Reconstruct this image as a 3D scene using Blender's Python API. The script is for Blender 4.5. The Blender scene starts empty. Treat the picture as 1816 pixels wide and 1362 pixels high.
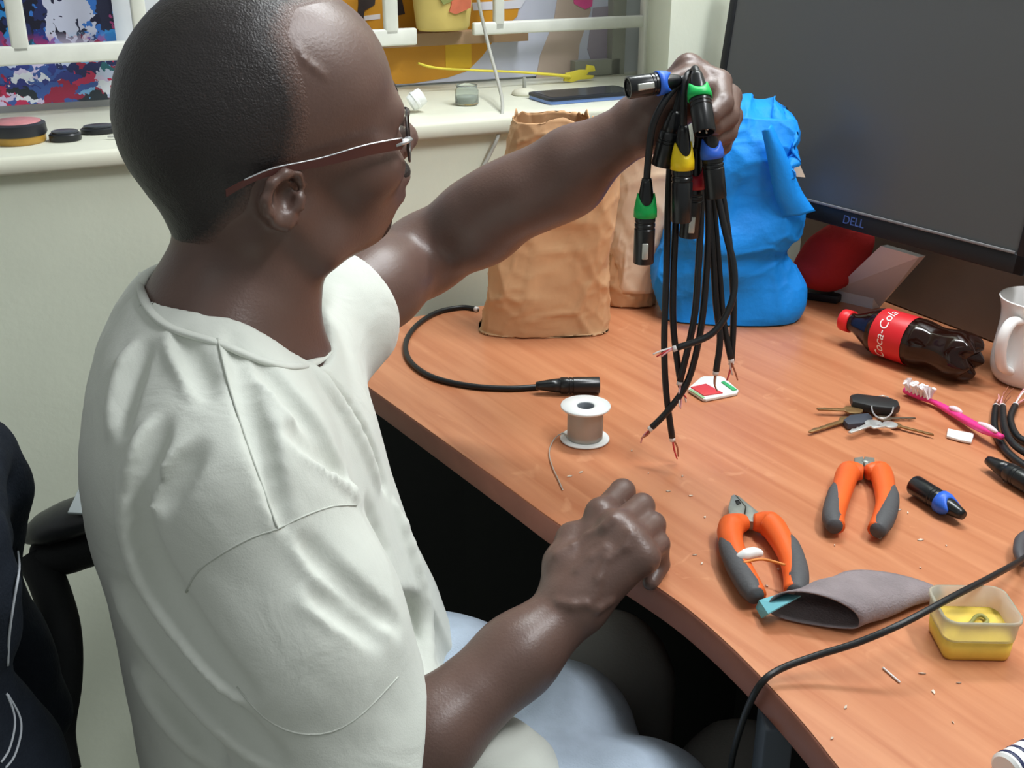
import bpy, bmesh, math, random
import numpy as np
from mathutils import Vector, Matrix, noise

# ------------------------------------------------------------------ camera, world, lights, exposure
SC = bpy.context.scene
COL = SC.collection
F_PX, PITCH, CAM_Z = 2000.0, math.radians(23.0), 1.29
cam_data = bpy.data.cameras.new('camera')
cam_data.sensor_fit = 'HORIZONTAL'
cam_data.sensor_width = 36.0
cam_data.lens = F_PX / 1816.0 * 36.0
cam_data.clip_start = 0.02
cam = bpy.data.objects.new('camera', cam_data)
cam.location = (0, 0, CAM_Z)
cam.rotation_euler = (math.pi / 2 - PITCH, 0, 0)
COL.objects.link(cam)
SC.camera = cam

world = bpy.data.worlds.new('room_ambient')
SC.world = world
world.use_nodes = True
bg = world.node_tree.nodes['Background']
bg.inputs[0].default_value = (0.96, 1.0, 0.985, 1)
bg.inputs[1].default_value = 0.25

def area_light(name, loc, target, sx, sy, power, col):
    l = bpy.data.lights.new(name, 'AREA')
    l.shape = 'RECTANGLE'; l.size = sx; l.size_y = sy; l.energy = power; l.color = col
    o = bpy.data.objects.new(name, l)
    o.location = loc
    o.rotation_euler = (Vector(target) - Vector(loc)).to_track_quat('-Z', 'Y').to_euler()
    COL.objects.link(o)
    return o
area_light('wall_tube_light', (0.42, 1.50, 2.25), (0.12, 0.85, 0.75), 1.2, 0.16, 27, (0.93, 0.98, 1.0))
area_light('ceiling_tube_and_fill', (0.86, 0.85, 2.3), (0.05, 0.85, 0.8), 1.2, 0.16, 25, (0.96, 0.98, 1.0))
area_light('ceiling_tube_and_fill', (-0.9, -0.6, 2.6), (-0.2, 0.8, 0.8), 1.2, 0.3, 2, (0.95, 1.0, 0.97))  # unseen lamp added as weak general fill, above and behind the camera

SC.view_settings.view_transform = 'Standard'
SC.view_settings.look = 'None'
SC.view_settings.exposure = 0.22
SC.view_settings.gamma = 1.0
SC.view_settings.use_curve_mapping = False

# ------------------------------------------------------------------ measuring helpers (photo pixel -> place)
CP, SP = math.cos(PITCH), math.sin(PITCH)
CAM = np.array([0, 0, CAM_Z])
def ray(u, v):
    x, y = (u - 908) / F_PX, -(v - 681) / F_PX
    return np.array([x, CP + y * SP, -SP + y * CP])
def P(u, v, zc): return CAM + ray(u, v) * zc
def PZ(u, v, z=0.75):
    r = ray(u, v); return CAM + r * ((z - CAM_Z) / r[2])
def PY(u, v, y):
    r = ray(u, v); return CAM + r * (y / r[1])
def PP(u, v, q, n):
    r = ray(u, v); n = np.array(n, float)
    return CAM + r * (np.dot(np.array(q, float) - CAM, n) / np.dot(r, n))
def unit(a):
    a = np.array(a, float); return a / np.linalg.norm(a)
def az(deg): return np.array([math.sin(math.radians(deg)), math.cos(math.radians(deg)), 0])
DESK = 0.75

# ------------------------------------------------------------------ materials
def lin(c):
    return tuple(((x / 255) / 12.92 if x / 255 <= 0.04045 else ((x / 255 + 0.055) / 1.055) ** 2.4) for x in c)
MATS = {}
def mat(name, rgb, rough=0.5, spec=0.5, metal=0.0, var=0.0, vscale=20, bump=0.0, bscale=200, trans=0.0, ior=1.45,
        sheen=0.0, coat=0.0, sss=0.0, stretch=None, rgb2=None):
    if name in MATS: return MATS[name]
    m = bpy.data.materials.new(name); m.use_nodes = True
    nt = m.node_tree; b = nt.nodes['Principled BSDF']
    c = lin(rgb)
    b.inputs['Base Color'].default_value = (*c, 1)
    b.inputs['Roughness'].default_value = rough
    b.inputs['Specular IOR Level'].default_value = spec
    b.inputs['Metallic'].default_value = metal
    b.inputs['Transmission Weight'].default_value = trans
    b.inputs['IOR'].default_value = ior
    b.inputs['Coat Weight'].default_value = coat
    b.inputs['Sheen Weight'].default_value = sheen
    tc = nt.nodes.new('ShaderNodeTexCoord')
    src = tc.outputs['Object']
    if stretch:
        mp = nt.nodes.new('ShaderNodeMapping'); mp.inputs['Rotation'].default_value = stretch[1]; mp.inputs['Scale'].default_value = stretch[0]
        nt.links.new(src, mp.inputs[0]); src = mp.outputs[0]
    if var > 0 or rgb2:
        n = nt.nodes.new('ShaderNodeTexNoise'); n.inputs['Scale'].default_value = vscale; n.inputs['Detail'].default_value = 4
        nt.links.new(src, n.inputs['Vector'])
        r = nt.nodes.new('ShaderNodeValToRGB')
        c2 = lin(rgb2) if rgb2 else c
        r.color_ramp.elements[0].position = 0.3; r.color_ramp.elements[1].position = 0.7
        r.color_ramp.elements[0].color = (*[max(0, x * (1 - var)) for x in c], 1)
        r.color_ramp.elements[1].color = (*[min(1, x * (1 + var)) for x in c2], 1)
        nt.links.new(n.outputs[0], r.inputs[0]); nt.links.new(r.outputs[0], b.inputs['Base Color'])
    if bump > 0:
        n = nt.nodes.new('ShaderNodeTexNoise'); n.inputs['Scale'].default_value = bscale; n.inputs['Detail'].default_value = 3
        nt.links.new(src, n.inputs['Vector'])
        bp = nt.nodes.new('ShaderNodeBump'); bp.inputs['Strength'].default_value = bump; bp.inputs['Distance'].default_value = 0.002
        nt.links.new(n.outputs[0], bp.inputs['Height']); nt.links.new(bp.outputs[0], b.inputs['Normal'])
    MATS[name] = m
    return m

# ------------------------------------------------------------------ object helpers
def mesh_obj(name, V, Fc, m, parent=None, smooth=True):
    me = bpy.data.meshes.new(name)
    V = np.asarray(V, dtype=np.float64)
    org = V.mean(axis=0) if parent is None else parent_loc(parent)
    if isinstance(Fc, np.ndarray) and Fc.ndim == 2:
        nf, k = Fc.shape
        me.vertices.add(len(V)); me.vertices.foreach_set('co', (V - org).astype(np.float32).ravel())
        me.loops.add(nf * k); me.loops.foreach_set('vertex_index', Fc.astype(np.int32).ravel())
        me.polygons.add(nf); me.polygons.foreach_set('loop_start', (np.arange(nf) * k).astype(np.int32))
        me.update(calc_edges=True); me.validate()
    else:
        me.from_pydata([tuple(v) for v in V - org], [], [tuple(int(i) for i in f) for f in Fc]); me.update()
        bm = bmesh.new(); bm.from_mesh(me); bmesh.ops.recalc_face_normals(bm, faces=bm.faces); bm.to_mesh(me); bm.free()
    if smooth:
        me.polygons.foreach_set('use_smooth', [True] * len(me.polygons))
        if smooth == 'auto':
            try: me.set_sharp_from_angle(angle=math.radians(40))
            except Exception: pass
    if m is not None: me.materials.append(m)
    o = bpy.data.objects.new(name, me); COL.objects.link(o)
    if parent is None: o.location = org
    else: o.parent = parent
    return o
LOC = {}
def parent_loc(p): return LOC[p.name]
def thing(name, label, cat, loc, group=None, kind=None):
    o = bpy.data.objects.new(name, None); COL.objects.link(o)
    o.location = tuple(loc); o.empty_display_size = 0.02
    LOC[o.name] = np.array(loc, float)
    tag(o, label, cat, group, kind); return o
def tag(o, label=None, cat=None, group=None, kind=None):
    if label: o['label'] = label
    if cat: o['category'] = cat
    if group: o['group'] = group
    if kind: o['kind'] = kind
    return o
def sub(name, V, Fc, m, part, smooth=True):
    """a sub-part: child of a part; parts keep the thing's origin so locations stay zero"""
    root = part.parent
    LOC[part.name] = LOC[root.name]
    return mesh_obj(name, V, Fc, m, part, smooth)

def merge(*vf):
    V, Fc, n = [], [], 0
    for v, f in vf:
        V.append(np.asarray(v, float)); Fc += [tuple(i + n for i in q) for q in f]; n += len(v)
    return np.vstack(V), Fc

def frame(origin, z, xh=(0, 0, 1)):
    z = unit(z); xh = np.array(xh, float)
    if abs(np.dot(unit(xh), z)) > 0.98: xh = np.array([1.0, 0.13, 0])
    x = unit(xh - np.dot(xh, z) * z); y = np.cross(z, x)
    M = np.eye(4); M[:3, 0], M[:3, 1], M[:3, 2], M[:3, 3] = x, y, z, origin
    return M
def xf(M, V):
    V = np.asarray(V, float); return V @ M[:3, :3].T + M[:3, 3]

def catmull(pts, n=8, closed=False):
    pts = [np.array(p, float) for p in pts]; out = []
    N = len(pts)
    rng = range(N) if closed else range(N - 1)
    for i in rng:
        if closed: p0, p1, p2, p3 = pts[i - 1], pts[i], pts[(i + 1) % N], pts[(i + 2) % N]
        else: p0, p1, p2, p3 = pts[max(i - 1, 0)], pts[i], pts[i + 1], pts[min(i + 2, N - 1)]
        for k in range(n):
            t = k / n
            out.append(0.5 * ((2 * p1) + (-p0 + p2) * t + (2 * p0 - 5 * p1 + 4 * p2 - p3) * t * t + (-p0 + 3 * p1 - 3 * p2 + p3) * t ** 3))
    if not closed: out.append(pts[-1])
    return np.array(out)

def tube(pts, r, seg=10, caps=True, closed=False, flat=None):
    pts = np.asarray(pts, float); N = len(pts)
    rr = np.full(N, r) if np.isscalar(r) else np.interp(np.linspace(0, 1, N), np.linspace(0, 1, len(r)), r)
    T = np.gradient(pts, axis=0) if not closed else np.roll(pts, -1, 0) - np.roll(pts, 1, 0)
    T /= np.linalg.norm(T, axis=1)[:, None] + 1e-12
    x = np.cross(T[0], [0.3, 0.2, 1.0]); x /= np.linalg.norm(x)
    V, Fc = [], []
    for i in range(N):
        x = x - np.dot(x, T[i]) * T[i]; x /= np.linalg.norm(x); y = np.cross(T[i], x)
        for k in range(seg):
            a = 2 * math.pi * k / seg
            V.append(pts[i] + rr[i] * (math.cos(a) * x + math.sin(a) * y * (flat or 1)))
    M = N if closed else N - 1
    for i in range(M):
        j = (i + 1) % N
        for k in range(seg):
            Fc.append((i * seg + k, i * seg + (k + 1) % seg, j * seg + (k + 1) % seg, j * seg + k))
    if caps and not closed:
        Fc.append(tuple(range(seg))[::-1]); Fc.append(tuple((N - 1) * seg + k for k in range(seg)))
    return np.array(V), Fc

def lathe(prof, seg=32, M=None):
    """prof: list of (r, z); r==0 closes"""
    V, Fc, rings = [], [], []
    for r, z in prof:
        if r < 1e-6: rings.append([len(V)]); V.append((0, 0, z))
        else:
            rings.append(list(range(len(V), len(V) + seg)))
            for k in range(seg):
                a = 2 * math.pi * k / seg; V.append((r * math.cos(a), r * math.sin(a), z))
    for a, b in zip(rings[:-1], rings[1:]):
        for k in range(seg):
            k2 = (k + 1) % seg
            if len(a) == 1 and len(b) == 1: continue
            if len(a) == 1: Fc.append((a[0], b[k2], b[k]))
            elif len(b) == 1: Fc.append((a[k], a[k2], b[0]))
            else: Fc.append((a[k], a[k2], b[k2], b[k]))
    V = np.array(V, float)
    return (xf(M, V) if M is not None else V), Fc

def box(c, s, M=None, bev=0.0, seg=2):
    bm = bmesh.new(); bmesh.ops.create_cube(bm, size=1.0)
    for v in bm.verts: v.co = Vector((v.co.x * s[0], v.co.y * s[1], v.co.z * s[2]))
    if bev > 0: bmesh.ops.bevel(bm, geom=bm.edges[:], offset=bev, segments=seg, profile=0.5, affect='EDGES')
    V = np.array([tuple(v.co) for v in bm.verts]) + np.array(c, float)
    bm.verts.index_update(); Fc = [tuple(v.index for v in f.verts) for f in bm.faces]; bm.free()
    return (xf(M, V) if M is not None else V), Fc

def prism(poly, z0, z1, M=None, bev=0.0):
    """polygon (list of xy) extruded between z0 and z1"""
    bm = bmesh.new()
    vs = [bm.verts.new((p[0], p[1], z0)) for p in poly]
    f = bm.faces.new(vs)
    r = bmesh.ops.extrude_face_region(bm, geom=[f])
    bmesh.ops.translate(bm, vec=(0, 0, z1 - z0), verts=[e for e in r['geom'] if isinstance(e, bmesh.types.BMVert)])
    bmesh.ops.recalc_face_normals(bm, faces=bm.faces)
    if bev > 0:
        ed = [e for e in bm.edges if abs(e.verts[0].co.z - e.verts[1].co.z) < 1e-7]
        bmesh.ops.bevel(bm, geom=ed, offset=bev, segments=2, profile=0.5, affect='EDGES')
    bm.verts.index_update()
    V = np.array([tuple(v.co) for v in bm.verts]); Fc = [tuple(v.index for v in g.verts) for g in bm.faces]; bm.free()
    return (xf(M, V) if M is not None else V), Fc

def text_mesh(body, size, extrude=0.0):
    cu = bpy.data.curves.new('lettering', 'FONT'); cu.body = body; cu.size = size; cu.extrude = extrude
    cu.align_x = 'CENTER'; cu.align_y = 'CENTER'; cu.resolution_u = 4
    o = bpy.data.objects.new('lettering_tmp', cu); COL.objects.link(o)
    dg = bpy.context.evaluated_depsgraph_get(); ev = o.evaluated_get(dg); me = ev.to_mesh()
    V = np.array([tuple(v.co) for v in me.vertices]); Fc = [tuple(p.vertices) for p in me.polygons]
    ev.to_mesh_clear(); bpy.data.objects.remove(o); bpy.data.curves.remove(cu)
    return V, Fc

# ------------------------------------------------------------------ signed-distance modelling (body, clothing)
def cone(a, b, ra, rb=None):
    a, b = np.array(a, float), np.array(b, float); rb = ra if rb is None else rb
    ab = b - a; L2 = max(np.dot(ab, ab), 1e-12)
    def f(p):
        t = np.clip((p - a) @ ab / L2, 0, 1)
        return np.linalg.norm(p - a - t[:, None] * ab, axis=1) - (ra + (rb - ra) * t)
    return f, (a + b) / 2, math.sqrt(L2) / 2 + max(ra, rb)
def ell(c, r, R=None):
    c = np.array(c, float); r = np.array(r, float); Rm = np.eye(3) if R is None else np.array(R)
    def f(p):
        q = (p - c) @ Rm
        k0 = np.linalg.norm(q / r, axis=1); k1 = np.linalg.norm(q / (r * r), axis=1) + 1e-9
        return k0 * (k0 - 1) / k1
    return f, c, float(max(r))
class SDF:
    def __init__(s): s.ops = []; s.post = []
    def add(s, prim, k=0.02): s.ops.append(('u', k, *prim)); return s
    def cut(s, prim, k=0.01): s.ops.append(('s', k, *prim)); return s
    def chain(s, pts, rs, k=0.02):
        for i in range(len(pts) - 1): s.add(cone(pts[i], pts[i + 1], rs[i], rs[i + 1]), k)
        return s
    def val(s, p, c=None, rad=0):
        d = np.full(len(p), 1.0)
        for op, k, f, pc, pr in s.ops:
            if c is not None and np.linalg.norm(pc - c) > pr + rad + k + 0.03: continue
            e = f(p)
            if op == 'u':
                h = np.clip(0.5 + 0.5 * (d - e) / k, 0, 1); d = d * (1 - h) + e * h - k * h * (1 - h)
            else:
                h = np.clip(0.5 - 0.5 * (d + e) / k, 0, 1); d = d * (1 - h) + (-e) * h + k * h * (1 - h)
        for g in s.post: d = g(p, d)
        return d
    def hit(s, u, v, t0=0.3, t1=2.5):
        r = ray(u, v); L = np.linalg.norm(r); r = r / L
        t = t0
        for _ in range(160):
            d = s.val((CAM + r * t)[None, :])[0]
            if d < 0.0004: return CAM + r * t
            t += max(d * 0.7, 0.0006)
            if t > t1: return None
        return CAM + r * t
    def hits(s, pix, t0=0.4, t1=2.0, iters=90):
        R = np.array([unit(ray(u, v)) for u, v in pix]); t = np.full(len(R), t0); d = None
        for _ in range(iters):
            d = s.val(CAM + R * t[:, None]); t = np.minimum(t + np.where(d < 0.0004, 0, np.maximum(d * 0.8, 0.0005)), t1)
        return [CAM + R[i] * t[i] if d[i] < 0.003 else None for i in range(len(R))]
    def mesh(s, h, n=16, lo=None, hi=None):
        if lo is None:
            us = [(c, r) for o, k, f, c, r in s.ops if o == 'u']
            lo = np.min([c - r for c, r in us], 0) - 3 * h; hi = np.max([c + r for c, r in us], 0) + 3 * h
        B = n * h; nb = np.ceil((hi - lo) / B).astype(int)
        gx = np.stack(np.meshgrid(*[np.arange(q) for q in nb], indexing='ij'), -1).reshape(-1, 3)
        ctr = lo + (gx + 0.5) * B; R = B * 0.87
        dc = s.val(ctr); act = gx[np.abs(dc) < R * 1.6 + 0.012]
        loc = np.stack(np.meshgrid(*[np.arange(n + 1)] * 3, indexing='ij'), -1).reshape(-1, 3)
        keysV, posV, edges = [], [], []
        S = 1 << 20
        for b in act:
            p = lo + (b * n + loc) * h
            d = s.val(p, lo + (b + 0.5) * B, R).reshape(n + 1, n + 1, n + 1)
            neg = d < 0
            if neg.all() or not neg.any(): continue
            acc = np.zeros((n, n, n, 3)); cnt = np.zeros((n, n, n))
            for ax in range(3):
                for i in (0, 1):
                    for j in (0, 1):
                        sl = [None] * 3; o1, o2 = [q for q in range(3) if q != ax]
                        off = [0, 0, 0]; off[o1] = i; off[o2] = j
                        A = d[tuple(slice(off[q], off[q] + n) for q in range(3))]
                        off2 = list(off); off2[ax] = 1
                        Bv = d[tuple(slice(off2[q], off2[q] + n) for q in range(3))]
                        x = (A < 0) != (Bv < 0)
                        t = np.where(x, A / np.where(x, A - Bv, 1), 0)
                        for q in range(3):
                            acc[..., q] += np.where(x, (t if q == ax else off[q]), 0)
                        cnt += x
            idx = np.argwhere(cnt > 0)
            if len(idx) == 0: continue
            pos = acc[cnt > 0] / cnt[cnt > 0][:, None]
            g = b * n + idx
            keysV.append((g[:, 0] * S + g[:, 1]) * S + g[:, 2]); posV.append(lo + (g + pos) * h)
            for ax in range(3):
                A = d[:n, :n, :n]; sl = [slice(0, n)] * 3; sl[ax] = slice(1, n + 1); Bv = d[tuple(sl)]
                x = np.argwhere((A < 0) != (Bv < 0))
                if len(x):
                    sg = d[x[:, 0], x[:, 1], x[:, 2]] < 0
                    edges.append(np.column_stack([b * n + x, np.full(len(x), ax), sg]))
        K = np.concatenate(keysV); V = np.concatenate(posV); E = np.concatenate(edges).astype(np.int64)
        od = np.argsort(K); K = K[od]; V = V[od]
        def look(g):
            k = (g[:, 0] * S + g[:, 1]) * S + g[:, 2]
            i = np.searchsorted(K, k); i = np.clip(i, 0, len(K) - 1)
            return np.where(K[i] == k, i, -1)
        Q = []
        for ax in range(3):
            e = E[E[:, 3] == ax]; a1, a2 = (ax + 1) % 3, (ax + 2) % 3
            c = []
            for o1, o2 in ((0, 0), (-1, 0), (-1, -1), (0, -1)):
                g = e[:, :3].copy(); g[:, a1] += o1; g[:, a2] += o2; c.append(look(g))
            q = np.column_stack(c); fl = e[:, 4] == 0
            q[fl] = q[fl][:, ::-1]
            Q.append(q[(q >= 0).all(1)])
        return V, np.concatenate(Q)
def dnoise(p, sc, seed=0.0):
    """cheap smooth pseudo-noise built from sines"""
    q = p * sc + seed
    return (np.sin(q[:, 0] * 1.0 + 1.7 * np.sin(q[:, 1] * 0.9 + 0.5 * q[:, 2])) + np.sin(q[:, 1] * 1.1 + 1.3 * np.sin(q[:, 2] * 1.2 + 0.4 * q[:, 0]))
            + np.sin(q[:, 2] * 0.95 + 1.5 * np.sin(q[:, 0] * 1.15 + 0.7 * q[:, 1]))) / 3

# ================================================================== THE SETTING
WD = unit((0.906, 0.42, 0))            # along the back wall, towards the right
WN = unit((0.42, -0.906, 0))           # out of the back wall into the room
WQ = np.array([-0.127, 1.60, 0.0])
SILL = 1.011; SD = 0.30                # sill height and depth
WM = np.eye(4); WM[:3, 0] = WD; WM[:3, 1] = -WN; WM[:3, 2] = (0, 0, 1); WM[:3, 3] = WQ   # x along wall, y into the wall, z up
def wall_x(u, v, back=0.0):            # wall coordinates of a pixel on a plane 'back' metres behind the wall face
    p = PP(u, v, WQ - WN * back, WN); return float(np.dot(p - WQ, WD)), float(p[2])

M_wall = mat('wall_paint', (224, 230, 212), 0.7, 0.3, var=0.05, vscale=6, bump=0.15, bscale=90)
M_sillm = mat('sill_paint', (214, 215, 198), 0.45, 0.4, var=0.04, vscale=12, bump=0.08, bscale=60)
M_white = mat('grille_paint', (222, 224, 216), 0.4, 0.4, var=0.06, vscale=30)
M_floor = mat('floor_vinyl', (150, 152, 140), 0.5, 0.4, var=0.08, vscale=5)
M_rwall = mat('side_wall_paint', (205, 206, 196), 0.7, 0.3, var=0.05, vscale=6)

xR = wall_x(1183, 150, 0.0)[0]         # right end of the window niche at the wall face
xR2 = wall_x(1154, 100, 0.30)[0]     # ... and at the glass: the reveal is splayed
xL = -1.9; xEnd = 1.02; TOP = 2.5; WT = 0.34
V, Fc = merge(
    box(((xL + xEnd) / 2, WT / 2, SILL / 2 - 0.012), (xEnd - xL, WT, SILL - 0.024), WM),
    prism([(xR, 0), (xEnd, 0), (xEnd, WT), (xR2, WT)], SILL - 0.024, TOP, WM),
    box(((xL + xR) / 2, WT / 2, (1.95 + TOP) / 2), (xR - xL, WT, TOP - 1.95), WM))
tag(mesh_obj('wall_back', V, Fc, M_wall, smooth=False), 'pale grey-green plastered wall under and beside the window', kind='structure')
# window: sill board, glass, frame strips
win = thing('window_1', 'white barred window with a deep pale sill', None, xf(WM, [(xL, 0, SILL)])[0], kind='structure')
V, Fc = prism([(xL, -0.018), (xR, -0.018), (xR, 0.001), (xR2, WT - 0.012), (xL, WT - 0.012)], SILL - 0.024, SILL, WM, 0.005)
mesh_obj('window_sill', V, Fc, M_sillm, win)
GB = 0.30                              # glass plane
M_fr = mat('window_frame_grey', (150, 152, 142), 0.5)
V, Fc = box(((xL + xR2) / 2, GB + 0.03, 1.48), (xR2 - xL, 0.01, 0.95), WM)
mesh_obj('window_board', V, Fc, mat('window_backing', (214, 218, 222), 0.5), win, False)
# white steel grille a little in front of the posters
GP = 0.255
def gx(u, v): return wall_x(u, v, GP)
M_gr = M_white
def bar(name, a, b, w, d=0.012):
    a = np.array(a); b = np.array(b); c = (a + b) / 2; L = np.linalg.norm(b - a)
    ang = math.atan2(b[1] - a[1], b[0] - a[0])
    V, Fc = box((0, 0, 0), (L, d, w), None, 0.003)
    R = np.array([[math.cos(ang), 0, -math.sin(ang)], [0, 1, 0], [math.sin(ang), 0, math.cos(ang)]])
    V = V @ R.T + np.array([c[0], GP, c[1]])
    return mesh_obj(name, xf(WM, V), Fc, M_gr, win)
a0 = gx(0, 115); a1 = gx(738, 62); a2 = gx(838, 53); a3 = gx(1140, 26)
zb = (a0[1] + a3[1]) / 2
bar('grille_bar', (xL, zb - 0.004), (a1[0], zb - 0.003), 0.026)
bar('grille_bar', (a2[0], zb + 0.004), (gx(1140, 30)[0], zb + 0.004), 0.02)
for u, v in ((32, 60), (692, 20), (884, 20)):
    x = gx(u, v)[0]; bar('grille_bar', (x, zb), (x, 1.95), 0.023 if u < 800 else 0.018)
x = gx(250, 60)[0]; bar('grille_bar', (x, zb), (x, 1.95), 0.02)
x = gx(1146, 100)[0]; bar('grille_post', (x, SILL), (x, 1.95), 0.024, 0.02)
x2 = gx(1122, 100)[0]
V, Fc = merge(box((x2 - 0.004, GB + 0.008, 1.4), (0.026, 0.02, 0.8), WM), box((x2 - 0.045, GB + 0.008, SILL + 0.014), (0.09, 0.02, 0.026), WM))
mesh_obj('window_frame', V, Fc, M_fr, win, False)
V, Fc = box((gx(790, 55)[0], GB - 0.005, zb - 0.012), (0.32, 0.03, 0.02), WM)
mesh_obj('rail', V, Fc, mat('rail_brown', (160, 132, 104), 0.6), win, False)

# painting behind the left part of the grille: loose strokes of blue, violet, black and red
def painting_mat():
    m = bpy.data.materials.new('painted_figures'); m.use_nodes = True; nt = m.node_tree; b = nt.nodes['Principled BSDF']
    b.inputs['Roughness'].default_value = 0.35
    tc = nt.nodes.new('ShaderNodeTexCoord')
    def vor(scale, sc, rnd=1.0):
        mp = nt.nodes.new('ShaderNodeMapping'); mp.inputs['Scale'].default_value = sc
        nz = nt.nodes.new('ShaderNodeTexNoise'); nz.inputs['Scale'].default_value = 45; nz.inputs['Detail'].default_value = 3
        nt.links.new(tc.outputs['Object'], nz.inputs['Vector'])
        ad = nt.nodes.new('ShaderNodeMixRGB'); ad.blend_type = 'LINEAR_LIGHT'; ad.inputs[0].default_value = 0.03
        nt.links.new(tc.outputs['Object'], ad.inputs[1]); nt.links.new(nz.outputs['Color'], ad.inputs[2])
        nt.links.new(ad.outputs[0], mp.inputs[0])
        v = nt.nodes.new('ShaderNodeTexVoronoi'); v.inputs['Scale'].default_value = scale
        nt.links.new(mp.outputs[0], v.inputs['Vector']); return v
    def ramp(src, cols):
        r = nt.nodes.new('ShaderNodeValToRGB'); r.color_ramp.interpolation = 'CONSTANT'
        while len(r.color_ramp.elements) < len(cols): r.color_ramp.elements.new(0.5)
        for i, c in enumerate(cols):
            r.color_ramp.elements[i].position = i / len(cols); r.color_ramp.elements[i].color = (*lin(c), 1)
        sp = nt.nodes.new('ShaderNodeSeparateColor'); nt.links.new(src, sp.inputs[0]); nt.links.new(sp.outputs[0], r.inputs[0]); return r
    up = ramp(vor(52, (1.0, 1.0, 0.24)).outputs['Color'], [(32, 36, 70), (30, 50, 120), (190, 195, 215), (34, 44, 90), (50, 110, 190), (28, 30, 56), (96, 80, 165), (60, 120, 190), (36, 40, 64), (150, 60, 110), (40, 130, 200), (24, 26, 44)])
    lo = ramp(vor(44, (0.5, 1.0, 1.7)).outputs['Color'], [(60, 90, 160), (190, 200, 225), (36, 44, 90), (190, 50, 90), (120, 175, 220), (40, 50, 60), (205, 195, 225), (50, 60, 130), (150, 40, 70), (220, 225, 235), (40, 100, 110)])
    sep = nt.nodes.new('ShaderNodeSeparateXYZ'); nt.links.new(tc.outputs['Object'], sep.inputs[0])
    mr = nt.nodes.new('ShaderNodeMapRange'); mr.inputs[1].default_value = -0.29; mr.inputs[2].default_value = -0.26
    nt.links.new(sep.outputs[2], mr.inputs[0])
    mx = nt.nodes.new('ShaderNodeMixRGB'); nt.links.new(mr.outputs[0], mx.inputs[0]); nt.links.new(lo.outputs[0], mx.inputs[1]); nt.links.new(up.outputs[0], mx.inputs[2])
    nt.links.new(mx.outputs[0], b.inputs['Base Color'])
    return m
pl = wall_x(-60, 180, GB)[0]; pr_ = wall_x(222, 180, GB)[0]; pb = wall_x(100, 184, GB)[1]
V, Fc = box(((pl + pr_) / 2, GB + 0.015, pb + 0.36), (pr_ - pl, 0.012, 0.72), WM)
pt = mesh_obj('painting', V, Fc, painting_mat(), None, False)
tag(pt, 'colourful painting of blue and violet strokes behind the window bars at far left', 'painting')

# large orange, yellow and lilac poster behind the bars at right: each colour field a thin sheet of print on the sheet
px0 = wall_x(560, 100, GB)[0]; px1 = wall_x(1108, 100, GB)[0]; pz0 = wall_x(900, 141, GB)[1]
ps = thing('poster', 'orange, yellow and lilac poster with a torn pale edge behind the window bars', 'poster', xf(WM, [((px0 + px1) / 2, GB, pz0)])[0])
V, Fc = box(((px0 + px1) / 2, GB + 0.02, pz0 + 0.3), (px1 - px0, 0.004, 0.6), WM)
mesh_obj('sheet', V, Fc, mat('poster_lilac', (196, 200, 218), 0.4, var=0.05, vscale=9), ps, False)
def field(name, pix, rgb, lift):
    pts = [wall_x(u, v, GB) for u, v in pix]
    M = WM.copy(); M[:3, 1] = (0, 0, 1); M[:3, 2] = WN; M[:3, 3] = WQ - WN * (GB + 0.018)
    V, Fc = prism(pts, 0, lift, M); return mesh_obj(name, V, Fc, mat('poster_' + '_'.join(map(str, rgb)), rgb, 0.4, var=0.04, vscale=14), ps, False)
field('orange_field', [(560, -60), (940, -60), (925, 30), (893, 60), (862, 102), (836, 128), (800, 140), (740, 150), (640, 155), (560, 160)], (206, 146, 40), 0.0012)
field('yellow_field', [(796, 64), (842, 61), (843, 122), (797, 124)], (226, 182, 44), 0.0020)
field('yellow_field', [(664, 70), (684, 70), (690, 128), (668, 128)], (226, 184, 60), 0.0020)
field('white_field', [(650, 30), (680, 26), (680, 35), (652, 38)], (226, 222, 224), 0.0022)
field('white_field', [(844, 6), (940, 0), (930, 16), (846, 20)], (214, 216, 228), 0.0022)
field('dark_field', [(640, -40), (675, -40), (670, 10), (652, 20), (648, 46), (656, 44), (656, 54), (645, 56), (638, 40), (641, 10)], (58, 50, 50), 0.0028)
field('dark_field', [(698, -30), (712, -30), (724, 26), (702, 31)], (58, 52, 58), 0.0028)
field('tan_field', [(1006, -60), (1050, -60), (1056, 20), (1036, 80), (1030, 140), (958, 142), (966, 100), (990, 40)], (186, 168, 156), 0.0012)
field('lilac_field', [(1060, 15), (1108, 10), (1104, 110), (1060, 118), (1050, 90)], (158, 150, 164), 0.0012)
field('pink_field', [(1020, -40), (1062, -40), (1058, 12), (1046, 18), (1026, 8)], (222, 86, 150), 0.0022)
field('torn_edge', [(1104, 36), (1112, 36), (1112, 118), (1098, 122), (1060, 126), (1058, 120), (1100, 111), (1104, 100), (1101, 80), (1104, 66)], (220, 206, 212), 0.0026)

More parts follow.
